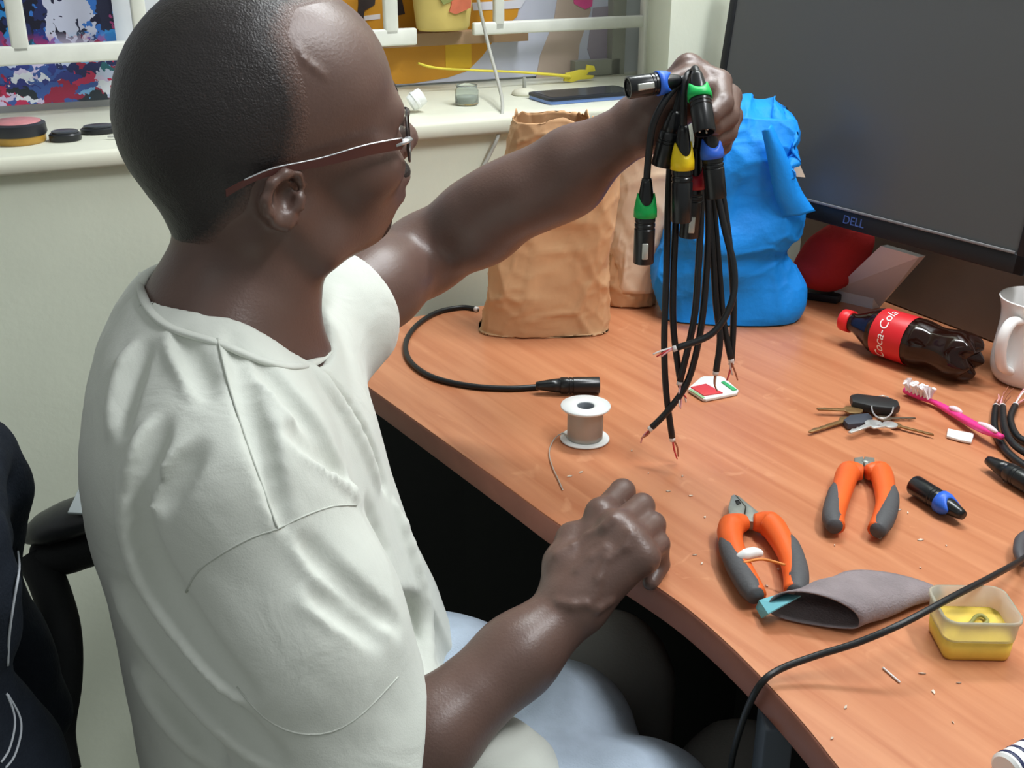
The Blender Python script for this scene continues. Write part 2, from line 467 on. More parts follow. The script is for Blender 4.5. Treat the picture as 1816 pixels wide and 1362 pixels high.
# floor, right wall
V, Fc = box((0, 0.6, -0.02), (5.0, 5.2, 0.04))
tag(mesh_obj('floor', V, Fc, M_floor, None, False), 'grey-green floor below the desk', kind='structure')
RD = unit((PZ(1750, 620) - PZ(1556, 545)))           # along the right wall, towards the camera
RN = unit(np.array([RD[1], -RD[0], 0])); RN = RN if RN[0] < 0 else -RN
RQ = PZ(1556, 545) - RN * 0.05
RM = np.eye(4); RM[:3, 0] = RD; RM[:3, 1] = -RN; RM[:3, 2] = (0, 0, 1); RM[:3, 3] = (RQ[0], RQ[1], 0)
V, Fc = box((0.75, 0.06, 1.25), (2.1, 0.12, 2.5), RM)
tag(mesh_obj('wall_right', V, Fc, M_rwall, None, False), 'pale wall behind the monitor', kind='structure')
V, Fc = box((0.45, -0.012, 0.832), (1.3, 0.02, 0.16), RM)  # added panel: shade on the wall under the monitor, put into taupe colour
tag(mesh_obj('shade_panel_1', V, Fc, mat('wall_shade_taupe', (108, 94, 80), 0.6, var=0.1, vscale=10), None, False), 'taupe panel for the shade along the wall behind the bottle', kind='structure')

# ================================================================== DESK
def wood_mat(name, rgb, rgb2, dirn, rough=0.32):
    m = bpy.data.materials.new(name); m.use_nodes = True; nt = m.node_tree; b = nt.nodes['Principled BSDF']
    tc = nt.nodes.new('ShaderNodeTexCoord'); mp = nt.nodes.new('ShaderNodeMapping')
    mp.vector_type = 'TEXTURE'; mp.inputs['Rotation'].default_value = (0, 0, -dirn); mp.inputs['Scale'].default_value = (0.45, 0.028, 0.1)
    nt.links.new(tc.outputs['Object'], mp.inputs[0])
    n1 = nt.nodes.new('ShaderNodeTexNoise'); n1.inputs['Scale'].default_value = 1.6; n1.inputs['Detail'].default_value = 6; n1.inputs['Distortion'].default_value = 0.6
    nt.links.new(mp.outputs[0], n1.inputs['Vector'])
    r = nt.nodes.new('ShaderNodeValToRGB'); r.color_ramp.elements[0].position = 0.32; r.color_ramp.elements[1].position = 0.66
    r.color_ramp.elements[0].color = (*lin(rgb), 1); r.color_ramp.elements[1].color = (*lin(rgb2), 1)
    nt.links.new(n1.outputs[0], r.inputs[0])
    # pale scratches and smudges of use
    n2 = nt.nodes.new('ShaderNodeTexNoise'); n2.inputs['Scale'].default_value = 26; n2.inputs['Detail'].default_value = 5; n2.inputs['Distortion'].default_value = 1.2
    nt.links.new(tc.outputs['Object'], n2.inputs['Vector'])
    r2 = nt.nodes.new('ShaderNodeValToRGB'); r2.color_ramp.elements[0].position = 0.66; r2.color_ramp.elements[1].position = 0.74
    nt.links.new(n2.outputs[0], r2.inputs[0])
    mx = nt.nodes.new('ShaderNodeMixRGB'); mx.inputs[2].default_value = (*lin((232, 176, 134)), 1)
    ml = nt.nodes.new('ShaderNodeMath'); ml.operation = 'MULTIPLY'; ml.inputs[1].default_value = 0.25
    nt.links.new(r2.outputs[0], ml.inputs[0]); nt.links.new(ml.outputs[0], mx.inputs[0]); nt.links.new(r.outputs[0], mx.inputs[1])
    nt.links.new(mx.outputs[0], b.inputs['Base Color'])
    b.inputs['Roughness'].default_value = rough; b.inputs['Specular IOR Level'].default_value = 0.45
    bp = nt.nodes.new('ShaderNodeBump'); bp.inputs['Strength'].default_value = 0.05; bp.inputs['Distance'].default_value = 0.002
    nt.links.new(n1.outputs[0], bp.inputs['Height']); nt.links.new(bp.outputs[0], b.inputs['Normal'])
    return m
M_desk = wood_mat('cherry_laminate', (180, 112, 76), (198, 134, 96), math.radians(58))
M_edge = mat('desk_edge_band', (146, 92, 76), 0.45, 0.4, var=0.1, vscale=25)
front = [PZ(u, v) for u, v in ((641, 677), (760, 762), (880, 848), (990, 928), (1100, 998), (1200, 1064), (1280, 1131), (1352, 1202), (1425, 1282), (1489, 1362))]
front.append(front[-1] + (front[-1] - front[-2]) * 1.6)
corner = catmull([PZ(672, 572), PZ(640, 592), PZ(621, 612), PZ(618, 636), PZ(641, 677)], 5)
fr = np.vstack([corner[:-1], catmull(front, 5)])
bend = fr[-1] + np.array([0.62, 0.30, 0])
rw0 = RQ + RD * 0.95 + RN * 0.004; rw1 = RQ - RD * 0.27 + RN * 0.004
bk = PZ(850, 543)
corner_r = np.array([0.365, 1.74, DESK])
poly = [tuple(p[:2]) for p in fr] + [(rw0[0], rw0[1]), (RQ[0] + RN[0] * 0.004 - RD[0] * 0.18, RQ[1] + RN[1] * 0.004 - RD[1] * 0.18), (corner_r[0], corner_r[1]), tuple(bk[:2])]
desk = thing('desk', 'cherry-brown laminate corner desk with a curved worn front edge', 'desk', (0.3, 1.1, 0))
TH = 0.028
V, Fc = prism(poly, DESK - TH, DESK - 0.0001)
mesh_obj('desk_top', V, Fc, M_desk, desk, False)
# the edge band follows the front edge
E2 = []; n = len(fr)
for i, p in enumerate(fr):
    t = unit(fr[min(i + 1, n - 1)] - fr[max(i - 1, 0)]); nn = np.array([t[1], -t[0], 0])
    nn = nn if nn[0] < 0 or nn[1] < 0 else -nn
    if np.dot(nn, np.array([0.3, 1.1, 0]) - np.array([p[0], p[1], 0])) > 0: nn = -nn
    for off, z in ((0.0005, DESK - 0.0012), (0.0016, DESK - 0.003), (0.0016, DESK - TH + 0.002), (0.0005, DESK - TH - 0.0005), (-0.004, DESK - TH - 0.0005), (-0.004, DESK - 0.0012)):
        E2.append((p[0] + nn[0] * off, p[1] + nn[1] * off, z))
Fc = [(i * 6 + k, i * 6 + (k + 1) % 6, (i + 1) * 6 + (k + 1) % 6, (i + 1) * 6 + k) for i in range(n - 1) for k in range(6)]
mesh_obj('edge_band', E2, Fc, M_edge, desk, 'auto')
# dark panels under the top
M_blk = mat('black_laminate', (14, 16, 19), 0.65, 0.25)
ins = np.array([0.84, 0.54, 0]) * 0.26
pan = [fr[6] + np.array([0.012, 0.02, 0]), front[0] + ins * 0.55, front[3] + ins, front[5] + ins, front[7] + ins * 1.1, front[9] + ins]
Vp = []
for q in pan:
    for o in (0, 0.016): 
        for z in (0.001, DESK - TH - 0.001): Vp.append((q[0] + 0.84 * o, q[1] + 0.54 * o, z))
Fc = []
for i in range(len(pan) - 1):
    a, b = i * 4, i * 4 + 4
    Fc += [(a, b, b + 1, a + 1), (a + 2, a + 3, b + 3, b + 2), (a + 1, b + 1, b + 3, a + 3), (a, a + 2, b + 2, b)]
Fc += [(0, 1, 3, 2), (len(Vp) - 4, len(Vp) - 2, len(Vp) - 1, len(Vp) - 3)]
mesh_obj('modesty_panel', Vp, Fc, M_blk, desk, False)
LEG0 = 0.0008
lp = PZ(1392, 1290, DESK - TH)
V, Fc = box((lp[0] - 0.004, lp[1] + 0.012, (DESK - TH) / 2 + 0.0004), (0.022, 0.03, DESK - TH - 0.0016), None, 0.002)
mesh_obj('leg', V, Fc, mat('leg_slate', (58, 66, 76), 0.5), desk)
V, Fc = box((lp[0] + 0.03, lp[1] + 0.05, (DESK - TH) / 2 + 0.0004), (0.04, 0.02, DESK - TH - 0.0016), None, 0.002)
mesh_obj('leg', V, Fc, M_blk, desk)
V, Fc = box((lp[0] + 0.27, lp[1] - 0.02, (DESK - TH) / 2), (0.44, 0.016, DESK - TH - 0.002), None, 0.002)
mesh_obj('side_panel', V, Fc, mat('side_panel_wood', (150, 86, 62), 0.4, var=0.1, vscale=12), desk)

# ================================================================== PERSON (seated man)
HEAD = P(460, 230, 0.87)
HF = az(62); HL = np.array([-HF[1], HF[0], 0]); HU = np.array([0, 0, 1.0])
HR0 = np.column_stack([HF, HL, HU])
def hl0(f, l, u): return HEAD + HR0 @ np.array([f, l, u]) / 1000
ROLL = math.radians(8)                 # the head leans a little towards the camera
HLr = HL * math.cos(ROLL) + HU * math.sin(ROLL); HUr = HU * math.cos(ROLL) - HL * math.sin(ROLL)
HR = np.column_stack([HF, HLr, HUr])
def hl(f, l, u): return HEAD + HR @ np.array([f, l, u]) / 1000
def hcone0(a, b, ra, rb): return cone(hl0(*a), hl0(*b), ra / 1000, rb / 1000)
def hell(c, r, rot=None):
    R = HR if rot is None else HR @ np.array(Matrix.Rotation(math.radians(rot[0]), 3, rot[1]))
    return ell(hl(*c), np.array(r) / 1000, R)
def hcone(a, b, ra, rb): return cone(hl(*a), hl(*b), ra / 1000, rb / 1000)

S_R = P(425, 850, 0.815); E_R = P(648, 1405, 0.88); W_R = P(1012, 1078, 0.955)
NB = hl0(-32, 0, -190)
S_L = NB + np.array([0.045, 0.155, -0.015]); E_L = P(752, 452, 1.20); W_L = P(1128, 226, 1.09)

body = SDF()
# cranium and face
body.add(hell((-2, 0, 24), (99, 77, 92)), 0.02)
body.add(hell((45, 0, 28), (55, 62, 62)), 0.025)
body.add(hell((-40, 0, 5), (58, 66, 62)), 0.03)
body.add(hell((58, 0, -35), (50, 59, 62)), 0.03)
for s in (-1, 1):
    body.add(hell((74, 45 * s, -24), (26, 20, 20)), 0.02)
    body.add(hcone((4, 55 * s, -50), (30, 50 * s, -82), 16, 14), 0.02)
    body.add(hcone((30, 50 * s, -82), (80, 15 * s, -86), 14, 13), 0.02)
body.add(hell((38, 0, -66), (54, 50, 32)), 0.025)
body.add(hell((84, 0, -54), (34, 33, 30)), 0.02)
body.add(hcone((92, -34, 15), (92, 34, 15), 12, 12), 0.018)
body.add(hell((84, 0, -86), (16, 19, 13)), 0.015)
for s in (-1, 1): body.cut(hell((108, 33 * s, -3), (13, 17, 11)), 0.012)
for s in (-1, 1): body.add(hell((93, 32 * s, -4), (13, 14, 10)), 0.006)
# nose
body.add(hcone((108, 0, 8), (119, 0, -14), 7.5, 9.5), 0.01)
body.add(hell((119, 0, -18), (13.5, 12, 11)), 0.008)
for s in (-1, 1): body.add(hell((111, 13 * s, -22), (11, 8, 8.5)), 0.007)
for s in (-1, 1): body.cut(hell((117, 7 * s, -30), (5, 3.5, 4)), 0.004)
# lips
body.add(hell((108, 0, -46), (16.5, 25, 9)), 0.006)
body.add(hell((106, 0, -63), (14.5, 22, 8)), 0.006)
body.cut(hcone((124, -22, -55.5), (124, 22, -55.5), 2.2, 2.2), 0.004)
body.cut(hell((117, 0, -77), (12, 22, 6)), 0.012)
# ears
for s in (-1, 1):
    body.add(hell((-11, 79 * s, -25), (14, 8, 20), (18 * s, 'Z')), 0.006)
    hx = [(8, 76, -18), (3, 81, -9), (-8, 86, -5), (-19, 89, -10), (-24, 90, -21), (-22, 89, -32), (-16, 86, -41), (-8, 82, -45), (0, 78, -42)]
    for a, b in zip(hx[:-1], hx[1:]): body.add(hcone((a[0], a[1] * s, a[2]), (b[0], b[1] * s, b[2]), 3.8, 3.8), 0.0035)
    body.add(hell((-9, 83 * s, -42), (8, 5, 6.5)), 0.005)
    body.cut(hell((-6, 88 * s, -23), (9, 12, 12)), 0.003)
    body.cut(hell((0, 88 * s, -14), (5, 8, 6)), 0.004)
    body.add(hcone((6, 80 * s, -27), (4, 81 * s, -33), 3.8, 3.8), 0.005)
# neck, shoulders, upper chest
body.add(hcone0((-16, 0, -55), (-24, 0, -140), 55, 53), 0.03)
body.add(hcone0((-24, 0, -140), (-34, 0, -230), 54, 62), 0.03)
body.add(cone(NB + np.array([-0.02, -0.02, 0.005]), S_R + np.array([-0.02, 0.05, -0.01]), 0.045, 0.045), 0.04)
body.add(cone(NB + np.array([-0.01, 0.02, 0.0]), S_L + np.array([0, -0.03, -0.01]), 0.045, 0.045), 0.04)
body.add(cone(NB + np.array([0, 0, -0.06]), np.array([-0.225, 0.86, 0.62]), 0.085, 0.10), 0.04)
body.add(ell(hl0(-58, 0, -165), (0.05, 0.08, 0.062), HR0), 0.04)
for s in (-1, 1):  # neck muscle
    body.add(hcone0((-26, 46 * s, -70), (28, 12 * s, -196), 10, 9), 0.018)
# arms
def arm(S, E, W, r):
    m = E + (W - E) * 0.28; q = E + (W - E) * 0.72
    body.chain([S, S + (E - S) * 0.5, E], [r[0], r[1], r[2]], 0.02)
    body.chain([E, m, q, W], [r[2], r[3], r[4], r[5]], 0.02)
arm(S_R, E_R, W_R, (0.046, 0.041, 0.036, 0.0385, 0.0315, 0.0265))
arm(S_L, E_L, W_L, (0.046, 0.043, 0.040, 0.0425, 0.0350, 0.0260))
body.add(ell(W_L * 0.55 + E_L * 0.45 + np.array([0, 0, -0.004]), (0.06, 0.035, 0.03)), 0.03)
# right fist on the desk edge
mcp = [PZ(1066, 912, 0.800), PZ(1094, 934, 0.803), PZ(1120, 960, 0.796), PZ(1141, 990, 0.785)]
pip = [PZ(1104, 872, 0.803), PZ(1138, 898, 0.803), PZ(1158, 930, 0.795), PZ(1168, 964, 0.783)]
rad = [0.0118, 0.0118, 0.0112, 0.0098]
for i in range(4):
    body.add(cone(W_R + (mcp[i] - W_R) * 0.12 + np.array([0, 0, 0.002]), mcp[i], 0.021, 0.0125), 0.016)
for i in range(4):
    d = unit(pip[i] - mcp[i]); fl = unit(np.array([d[0], d[1], 0]))
    dip = pip[i] + d * 0.006 + np.array([0, 0, -0.024]); tip = dip - fl * 0.018 + np.array([0, 0, -0.008])
    body.add(ell(mcp[i] + np.array([0, 0, 0.001]), (0.0132,) * 3), 0.008)
    body.add(cone(mcp[i], pip[i], rad[i], rad[i] * 0.98), 0.004)
    body.add(cone(pip[i], dip, rad[i] * 0.97, rad[i] * 0.86), 0.003)
    body.add(cone(dip, tip, rad[i] * 0.86, rad[i] * 0.78), 0.003)
tb = P(1000, 1000, 0.965); tm = P(1016, 956, 0.985); ti = P(1046, 938, 1.0) + np.array([0, 0, -0.012]); tt = ti + np.array([0.03, 0.006, -0.006])
body.chain([W_R + np.array([-0.006, 0.006, 0]), tb, tm, ti, tt], [0.02, 0.0165, 0.0130, 0.0120, 0.0105], 0.01)
# left hand gripping the cables
lm = [P(1221, 122, 1.065), P(1238, 132, 1.09), P(1240, 158, 1.11), P(1234, 188, 1.125)]
lp_ = [P(1276, 146, 1.055), P(1294, 172, 1.075), P(1297, 206, 1.09), P(1288, 238, 1.10)]
ld = [P(1281, 184, 1.03), P(1291, 206, 1.045), P(1289, 234, 1.06), P(1281, 258, 1.075)]
lt = [P(1262, 204, 1.018), P(1268, 224, 1.03), P(1266, 246, 1.045), P(1264, 262, 1.06)]
for i in range(4):
    body.add(cone(W_L + (lm[i] - W_L) * 0.12, lm[i], 0.021, 0.0125), 0.016)
for i in range(4):
    r = rad[i]
    body.add(ell(lm[i], (0.0128,) * 3), 0.008)
    body.add(cone(lm[i], lp_[i], r, r * 0.97), 0.005)
    body.add(cone(lp_[i], ld[i], r * 0.97, r * 0.88), 0.003)
    body.add(cone(ld[i], lt[i], r * 0.88, r * 0.74), 0.003)
body.chain([W_L + np.array([0.01, -0.006, 0]), P(1162, 190, 1.065), P(1192, 160, 1.05), P(1222, 146, 1.05), P(1244, 158, 1.05)], [0.021, 0.018, 0.0145, 0.0125, 0.0105], 0.010)
# veins on the back of the right hand and forearm, temple vein
def relief(sdf, pix, r, k, sink=0.3, zmax=1.6):
    pts = sdf.hits(pix); pts = [p for p in pts if p is not None and np.linalg.norm(p - CAM) < zmax]
    out = []
    for p in pts: out.append(p + unit(p - CAM) * r * sink)
    return out
c3 = lambda x, y: (920 + x / 4.54, 840 + y / 4.54)
veins = [[c3(300, 660), c3(430, 590), c3(560, 500), c3(690, 430), c3(760, 360)], [c3(600, 1000), c3(640, 850), c3(710, 690), c3(860, 590), c3(900, 480)],
         [c3(320, 1030), c3(430, 1060), c3(540, 1050), c3(640, 1090), c3(740, 1030)], [c3(470, 780), c3(580, 680), c3(700, 600)]]
add = [relief(body, v, 0.0022, 0.004, 0.5) for v in veins]
tv = relief(body, [(530, 88), (540, 108), (556, 120), (574, 134)], 0.0016, 0.003, 0.6)
for pts in add:
    if len(pts) > 1: body.chain(pts, [0.0022] * len(pts), 0.005)
if len(tv) > 1: body.chain(tv, [0.0011] * len(tv), 0.004)

def skin_mat():
    m = mat('skin_dark_brown', (98, 75, 67), 0.40, 0.6, var=0.10, vscale=22, bump=0.12, bscale=420)
    b = m.node_tree.nodes['Principled BSDF']
    b.inputs['Subsurface Weight'].default_value = 0.06; b.inputs['Subsurface Radius'].default_value = (0.012, 0.005, 0.003); b.inputs['Subsurface Scale'].default_value = 0.3
    return m
M_skin = skin_mat()
man = thing('person', 'seated man in a white T-shirt and glasses holding up a bunch of cables', 'person', (-0.20, 0.86, 0.45))
V, Q = body.mesh(0.0026)
mesh_obj('body', V, Q, M_skin, man)

# hair: a cropped layer that sinks into the skin along the hairline
def loc_h(p): return ((p - HEAD) @ HR0) * 1000
def loc_r(p): return ((p - HEAD) @ HR) * 1000
def hair_mask(q):
    u = q[:, 2]
    lim = np.interp(u, [-95, -75, -60, -40, -28, -14, 0, 20, 40, 60, 75, 90, 110], [-90, -58, -42, -32, -24, 2, 10, 14, 12, 8, 6, 16, 30])
    lim = lim + 55 * np.clip((u - 50) / 30, 0, 1) * np.clip(1 - (q[:, 1] / 55) ** 2, 0, 1) + 2.5 * np.sin(u * 0.13) * np.cos(q[:, 1] * 0.1)
    return np.clip((lim - q[:, 0]) / 26, -0.5, 1)
hair = SDF()
for op in body.ops[:4]: hair.ops.append(op)
hair.add(hcone0((-16, 0, -55), (-24, 0, -140), 55, 53), 0.03)
hair.post.append(lambda p, d: np.maximum(d - 0.0014 * hair_mask(loc_h(p)) - 0.0003 * dnoise(p, 520) * (hair_mask(loc_h(p)) > 0.2) - 0.0001, (-(loc_h(p)[:, 2] + 100)) / 1000))
V, Q = hair.mesh(0.0028, lo=hl(0, 0, 0) - 0.15, hi=hl(0, 0, 0) + 0.15)
hm = hair_mask(loc_h(V)); keep = hm[Q].min(1) > -0.42; Q = Q[keep]; ids, inv = np.unique(Q, return_inverse=True); V = V[ids]; Q = inv.reshape(-1, 4); hm = hm[ids]
M_hair = mat('cropped_black_hair', (46, 41, 40), 0.42, 0.5, bump=0.45, bscale=620)
ho = tag(mesh_obj('hair', V, Q, M_hair, man), 'closely cropped black hair')
at = ho.data.attributes.new('hair_cover', 'FLOAT', 'POINT'); at.data.foreach_set('value', np.clip(hm / 0.8 + 0.12, 0, 1).astype(np.float32))
nt = M_hair.node_tree; b_ = nt.nodes['Principled BSDF']
an = nt.nodes.new('ShaderNodeAttribute'); an.attribute_name = 'hair_cover'
nz = nt.nodes.new('ShaderNodeTexNoise'); nz.inputs['Scale'].default_value = 520; nz.inputs['Detail'].default_value = 2
tc = nt.nodes.new('ShaderNodeTexCoord'); nt.links.new(tc.outputs['Object'], nz.inputs['Vector'])
ad = nt.nodes.new('ShaderNodeMath'); ad.operation = 'MULTIPLY_ADD'; ad.inputs[1].default_value = 1.0; ad.inputs[2].default_value = -0.35
nt.links.new(nz.outputs[0], ad.inputs[0])
a2 = nt.nodes.new('ShaderNodeMath'); a2.operation = 'ADD'; a2.use_clamp = True
ms = nt.nodes.new('ShaderNodeMapRange'); ms.inputs[3].default_value = -0.35; ms.inputs[4].default_value = 0.95
nt.links.new(an.outputs['Fac'], ms.inputs[0]); nt.links.new(ms.outputs[0], a2.inputs[0]); nt.links.new(ad.outputs[0], a2.inputs[1])
mx = nt.nodes.new('ShaderNodeMixRGB'); mx.inputs[1].default_value = (*lin((98, 75, 67)), 1); mx.inputs[2].default_value = (*lin((44, 40, 40)), 1)
nt.links.new(a2.outputs[0], mx.inputs[0]); nt.links.new(mx.outputs[0], b_.inputs['Base Color'])
# moustache and chin beard
fb = SDF()
for op in body.ops[:28]: fb.ops.append(op)
def beard_mask(q, k=None):
    a = 1 - np.linalg.norm((q - np.array([117, 0, -38])) / np.array([14, 30, 7]), axis=1)
    b = 1 - np.linalg.norm((q - np.array([96, 0, -86])) / np.array([20, 26, 14]), axis=1)
    return np.clip((np.maximum(a, b) if k is None else (a, b)[k]) * 2.5, -1, 1)
fb.post.append(lambda p, d: d - 0.0018 * beard_mask(loc_r(p)) - 0.0004)
V0, Q0 = fb.mesh(0.0022, lo=hl(95, 0, -60) - 0.06, hi=hl(105, 0, -50) + 0.06)
ctr = loc_r(V0[Q0].mean(1))
for k, nm in ((0, 'moustache'), (1, 'chin_beard')):
    Q = Q0[beard_mask(ctr, k) > -0.2]; ids, inv = np.unique(Q, return_inverse=True)
    mesh_obj(nm, V0[ids], inv.reshape(-1, 4), mat('short_beard', (44, 37, 35), 0.6, 0.3, bump=0.6, bscale=500), man)

# eyes
for s in (-1, 1):
    c = hl(95, 32 * s, -4); V, Fc = lathe([(0, 0.0115), (0.006, 0.0099), (0.0095, 0.006), (0.0115, 0), (0.0095, -0.006), (0, -0.0115)], 16, frame(c + HF * 0.0032, HF))
    mesh_obj('eye', V, Fc, mat('eye_dark', (60, 46, 42), 0.15), man)

# ------------------------------------------------------------------ T-shirt
shirt = SDF()
TY = NB[1]
shirt.add(ell((-0.226, TY - 0.005, 0.815), (0.116, 0.185, 0.175)), 0.03)
shirt.add(ell((-0.250, TY - 0.01, 0.885), (0.092, 0.150, 0.110)), 0.04)
shirt.add(ell(hl0(-66, 0, -190), (0.066, 0.135, 0.088), HR0), 0.04)
shirt.add(ell((-0.203, TY - 0.01, 0.66), (0.134, 0.185, 0.180)), 0.05)
shirt.add(ell((-0.180, TY - 0.015, 0.545), (0.145, 0.190, 0.130)), 0.05)
shirt.add(cone(S_R + np.array([-0.015, 0.02, 0.0]), NB + np.array([-0.025, -0.01, -0.018]), 0.062, 0.062), 0.05)
shirt.add(cone(S_L + np.array([0, 0, -0.005]), NB + np.array([-0.01, 0.01, -0.02]), 0.058, 0.060), 0.04)
# near sleeve, loose down to the elbow
d_r = unit(E_R - S_R)
shirt.chain([S_R, S_R + d_r * 0.12, S_R + d_r * 0.245], [0.062, 0.071, 0.080], 0.04)
# far sleeve
d_l = unit(E_L - S_L); Ls = np.linalg.norm(E_L - S_L)
shirt.chain([S_L, S_L + d_l * Ls * 0.15, S_L + d_l * Ls * 0.28], [0.054, 0.051, 0.050], 0.03)
# openings: neck, sleeve ends
NC = hl0(-28, -8, -142); NA = HF * 0.57 + HU * 0.82
shirt.cut(cone(NC - NA * 0.03, NC + NA * 0.16, 0.073, 0.092), 0.008)
he = S_R + d_r * 0.245; hd = unit(unit(W_R - E_R) * 0.75 + d_r * 0.75)
def half(q, nrm, c, R): 
    q = np.array(q); nrm = unit(nrm)
    return (lambda p: np.maximum(-(p - q) @ nrm, np.linalg.norm(p - c, axis=1) - R)), np.array(c, float), R
shirt.cut(half(he + hd * 0.022, hd, he + hd * 0.10, 0.16), 0.004)
shirt.cut(cone(E_R - unit(W_R - E_R) * 0.0, E_R + unit(W_R - E_R) * 0.2, 0.052, 0.060), 0.006)
le = S_L + d_l * Ls * 0.22
shirt.cut(half(le, d_l, le + d_l * 0.1, 0.14), 0.004)
shirt.cut(cone(le - d_l * 0.05, le + d_l * 0.1, 0.049, 0.053), 0.005)
shirt.cut(half((-0.2, TY, 0.475), (0, 0, -1), (-0.2, TY, 0.30), 0.30), 0.01)
shirt.add(cone((-0.14, TY - 0.06, 0.640), PZ(914, 1372, 0.625) + np.array([0, 0, -0.012]), 0.075, 0.040), 0.03)
shirt.add(cone((-0.13, TY - 0.10, 0.60), (-0.02, TY - 0.12, 0.615), 0.07, 0.045), 0.03)
shirt.add(ell((-0.145, TY + 0.03, 0.625), (0.078, 0.115, 0.10)), 0.04)
EXTRA_FOLDS = []
FOLDS = [  # pixel polylines of raised folds: (points, radius)
    ([(232, 840), (228, 930), (255, 1010), (300, 1090), (360, 1170), (420, 1235)], 0.009),
    ([(215, 1050), (262, 1130), (330, 1210), (410, 1290), (470, 1350)], 0.010),
    ([(245, 1190), (300, 1265), (370, 1340)], 0.009),
    ([(440, 640), (480, 690), (540, 750), (590, 830)], 0.007),
    ([(560, 660), (590, 700), (640, 780), (670, 860)], 0.006),
    ([(395, 600), (420, 700), (450, 800), (488, 930)], 0.0045),
    ([(500, 760), (545, 790), (600, 850), (640, 900)], 0.007),
    ([(330, 800), (300, 850), (270, 900)], 0.006),
    ([(270, 760), (250, 810), (240, 860)], 0.006),
    ([(640, 900), (670, 980), (690, 1080), (700, 1180)], 0.008),
    ([(700, 900), (735, 1000), (755, 1100), (760, 1180)], 0.007),
    ([(520, 960), (570, 1010), (620, 1060), (690, 1110)], 0.006),
    ([(540, 1060), (600, 1090), (660, 1140)], 0.005),
    ([(300, 600), (330, 640), (350, 700)], 0.005),
    ([(240, 620), (215, 680), (200, 760)], 0.006),
]
fold_pts = []; valley_pts = []
def smooth_run(pts):
    run = [pts[0]]
    for p in pts[1:]:
        if np.linalg.norm(p - run[-1]) < 0.03: run.append(p)
        else: break
    a = np.array(run)
    for _ in range(8):
        if len(a) > 2: a[1:-1] = (a[:-2] + 2 * a[1:-1] + a[2:]) / 4
    return list(a)
for pix, r in FOLDS:
    q = catmull([np.array([a, b, 0.0]) for a, b in pix], 3)
    pts = shirt.hits([(a, b) for a, b, _ in q]); pts = [p for p in pts if p is not None]
    if len(pts) > 1: fold_pts.append(([p + unit(p - CAM) * r * 0.62 for p in smooth_run(pts)], r))
    q2 = [(a + 15, b - 3) for a, b, _ in q]; vp = shirt.hits(q2); vp = [p for p in vp if p is not None]
    if len(vp) > 1: valley_pts.append(([p - unit(p - CAM) * r * 0.35 for p in smooth_run(vp)], r * 0.8))
for pts, r in fold_pts:
    n = len(pts); rs = [r * (0.45 + 0.55 * math.sin(math.pi * (i + 0.5) / n)) for i in range(n)]
    shirt.chain(pts, rs, 0.010)
for pts, r in valley_pts:
    n = len(pts)
    for i in range(n - 1):
        f = math.sin(math.pi * (i + 0.5) / n); shirt.cut(cone(pts[i], pts[i + 1], r * (0.3 + 0.7 * f)), 0.012)
shirt.post.append(lambda p, d: d - 0.0013 * dnoise(p * np.array([1.0, 1.0, 0.5]), 46, 1.3) - 0.0005 * dnoise(p, 130, 4.0))
V, Q = shirt.mesh(0.0034)
M_shirt = mat('white_cotton', (206, 210, 202), 0.85, 0.2, sheen=0.25, bump=0.12, bscale=800)
nt = M_shirt.node_tree; bs = nt.nodes['Principled BSDF']; fine = [n for n in nt.nodes if n.type == 'BUMP'][0]
nz = nt.nodes.new('ShaderNodeTexNoise'); nz.inputs['Scale'].default_value = 12; nz.inputs['Detail'].default_value = 3; nz.inputs['Distortion'].default_value = 2.2
tcn = [n for n in nt.nodes if n.type == 'TEX_COORD'][0]; nt.links.new(tcn.outputs['Object'], nz.inputs['Vector'])
bp2 = nt.nodes.new('ShaderNodeBump'); bp2.inputs['Strength'].default_value = 0.3; bp2.inputs['Distance'].default_value = 0.006
nt.links.new(nz.outputs[0], bp2.inputs['Height']); nt.links.new(fine.outputs[0], bp2.inputs['Normal']); nt.links.new(bp2.outputs[0], bs.inputs['Normal'])
sh = tag(mesh_obj('t_shirt', V, Q, M_shirt, man), 'loose white short-sleeved T-shirt')
# collar rib and seams lie on the cloth
def on_shirt(pix, lift=0.0, sub=3):
    q = catmull([np.array([a, b, 0.0]) for a, b in pix], sub)
    pts = shirt.hits([(a, b) for a, b, _ in q])
    return np.array([p - unit(p - CAM) * lift for p in pts if p is not None])
cpt = on_shirt([(249, 474), (247, 500), (260, 546), (304, 586), (380, 604), (442, 632), (500, 650), (556, 646), (590, 624)], 0.0, 6)
for _ in range(12): cpt[1:-1] = (cpt[:-2] + cpt[1:-1] * 2 + cpt[2:]) / 4
V, Fc = tube(cpt, [0.001, 0.0042, 0.0046, 0.0046, 0.0046, 0.0046, 0.0042, 0.001], 10, flat=0.6)
sub('collar', V, Fc, M_shirt, sh)
M_seam = mat('seam_thread', (190, 194, 186), 0.8, 0.2)
for pix in ([(386, 600), (408, 690), (440, 790), (472, 880), (492, 938)], [(330, 1050), (352, 1012), (400, 978), (450, 952), (492, 938), (540, 915), (590, 898), (632, 896)],
            [(420, 1218), (468, 1272), (525, 1300), (588, 1298), (645, 1264), (706, 1200)]):
    pts = on_shirt(pix, -0.0004)
    if len(pts) > 3:
        V, Fc = tube(pts, 0.0008, 6); sub('seam', V, Fc, M_seam, sh)

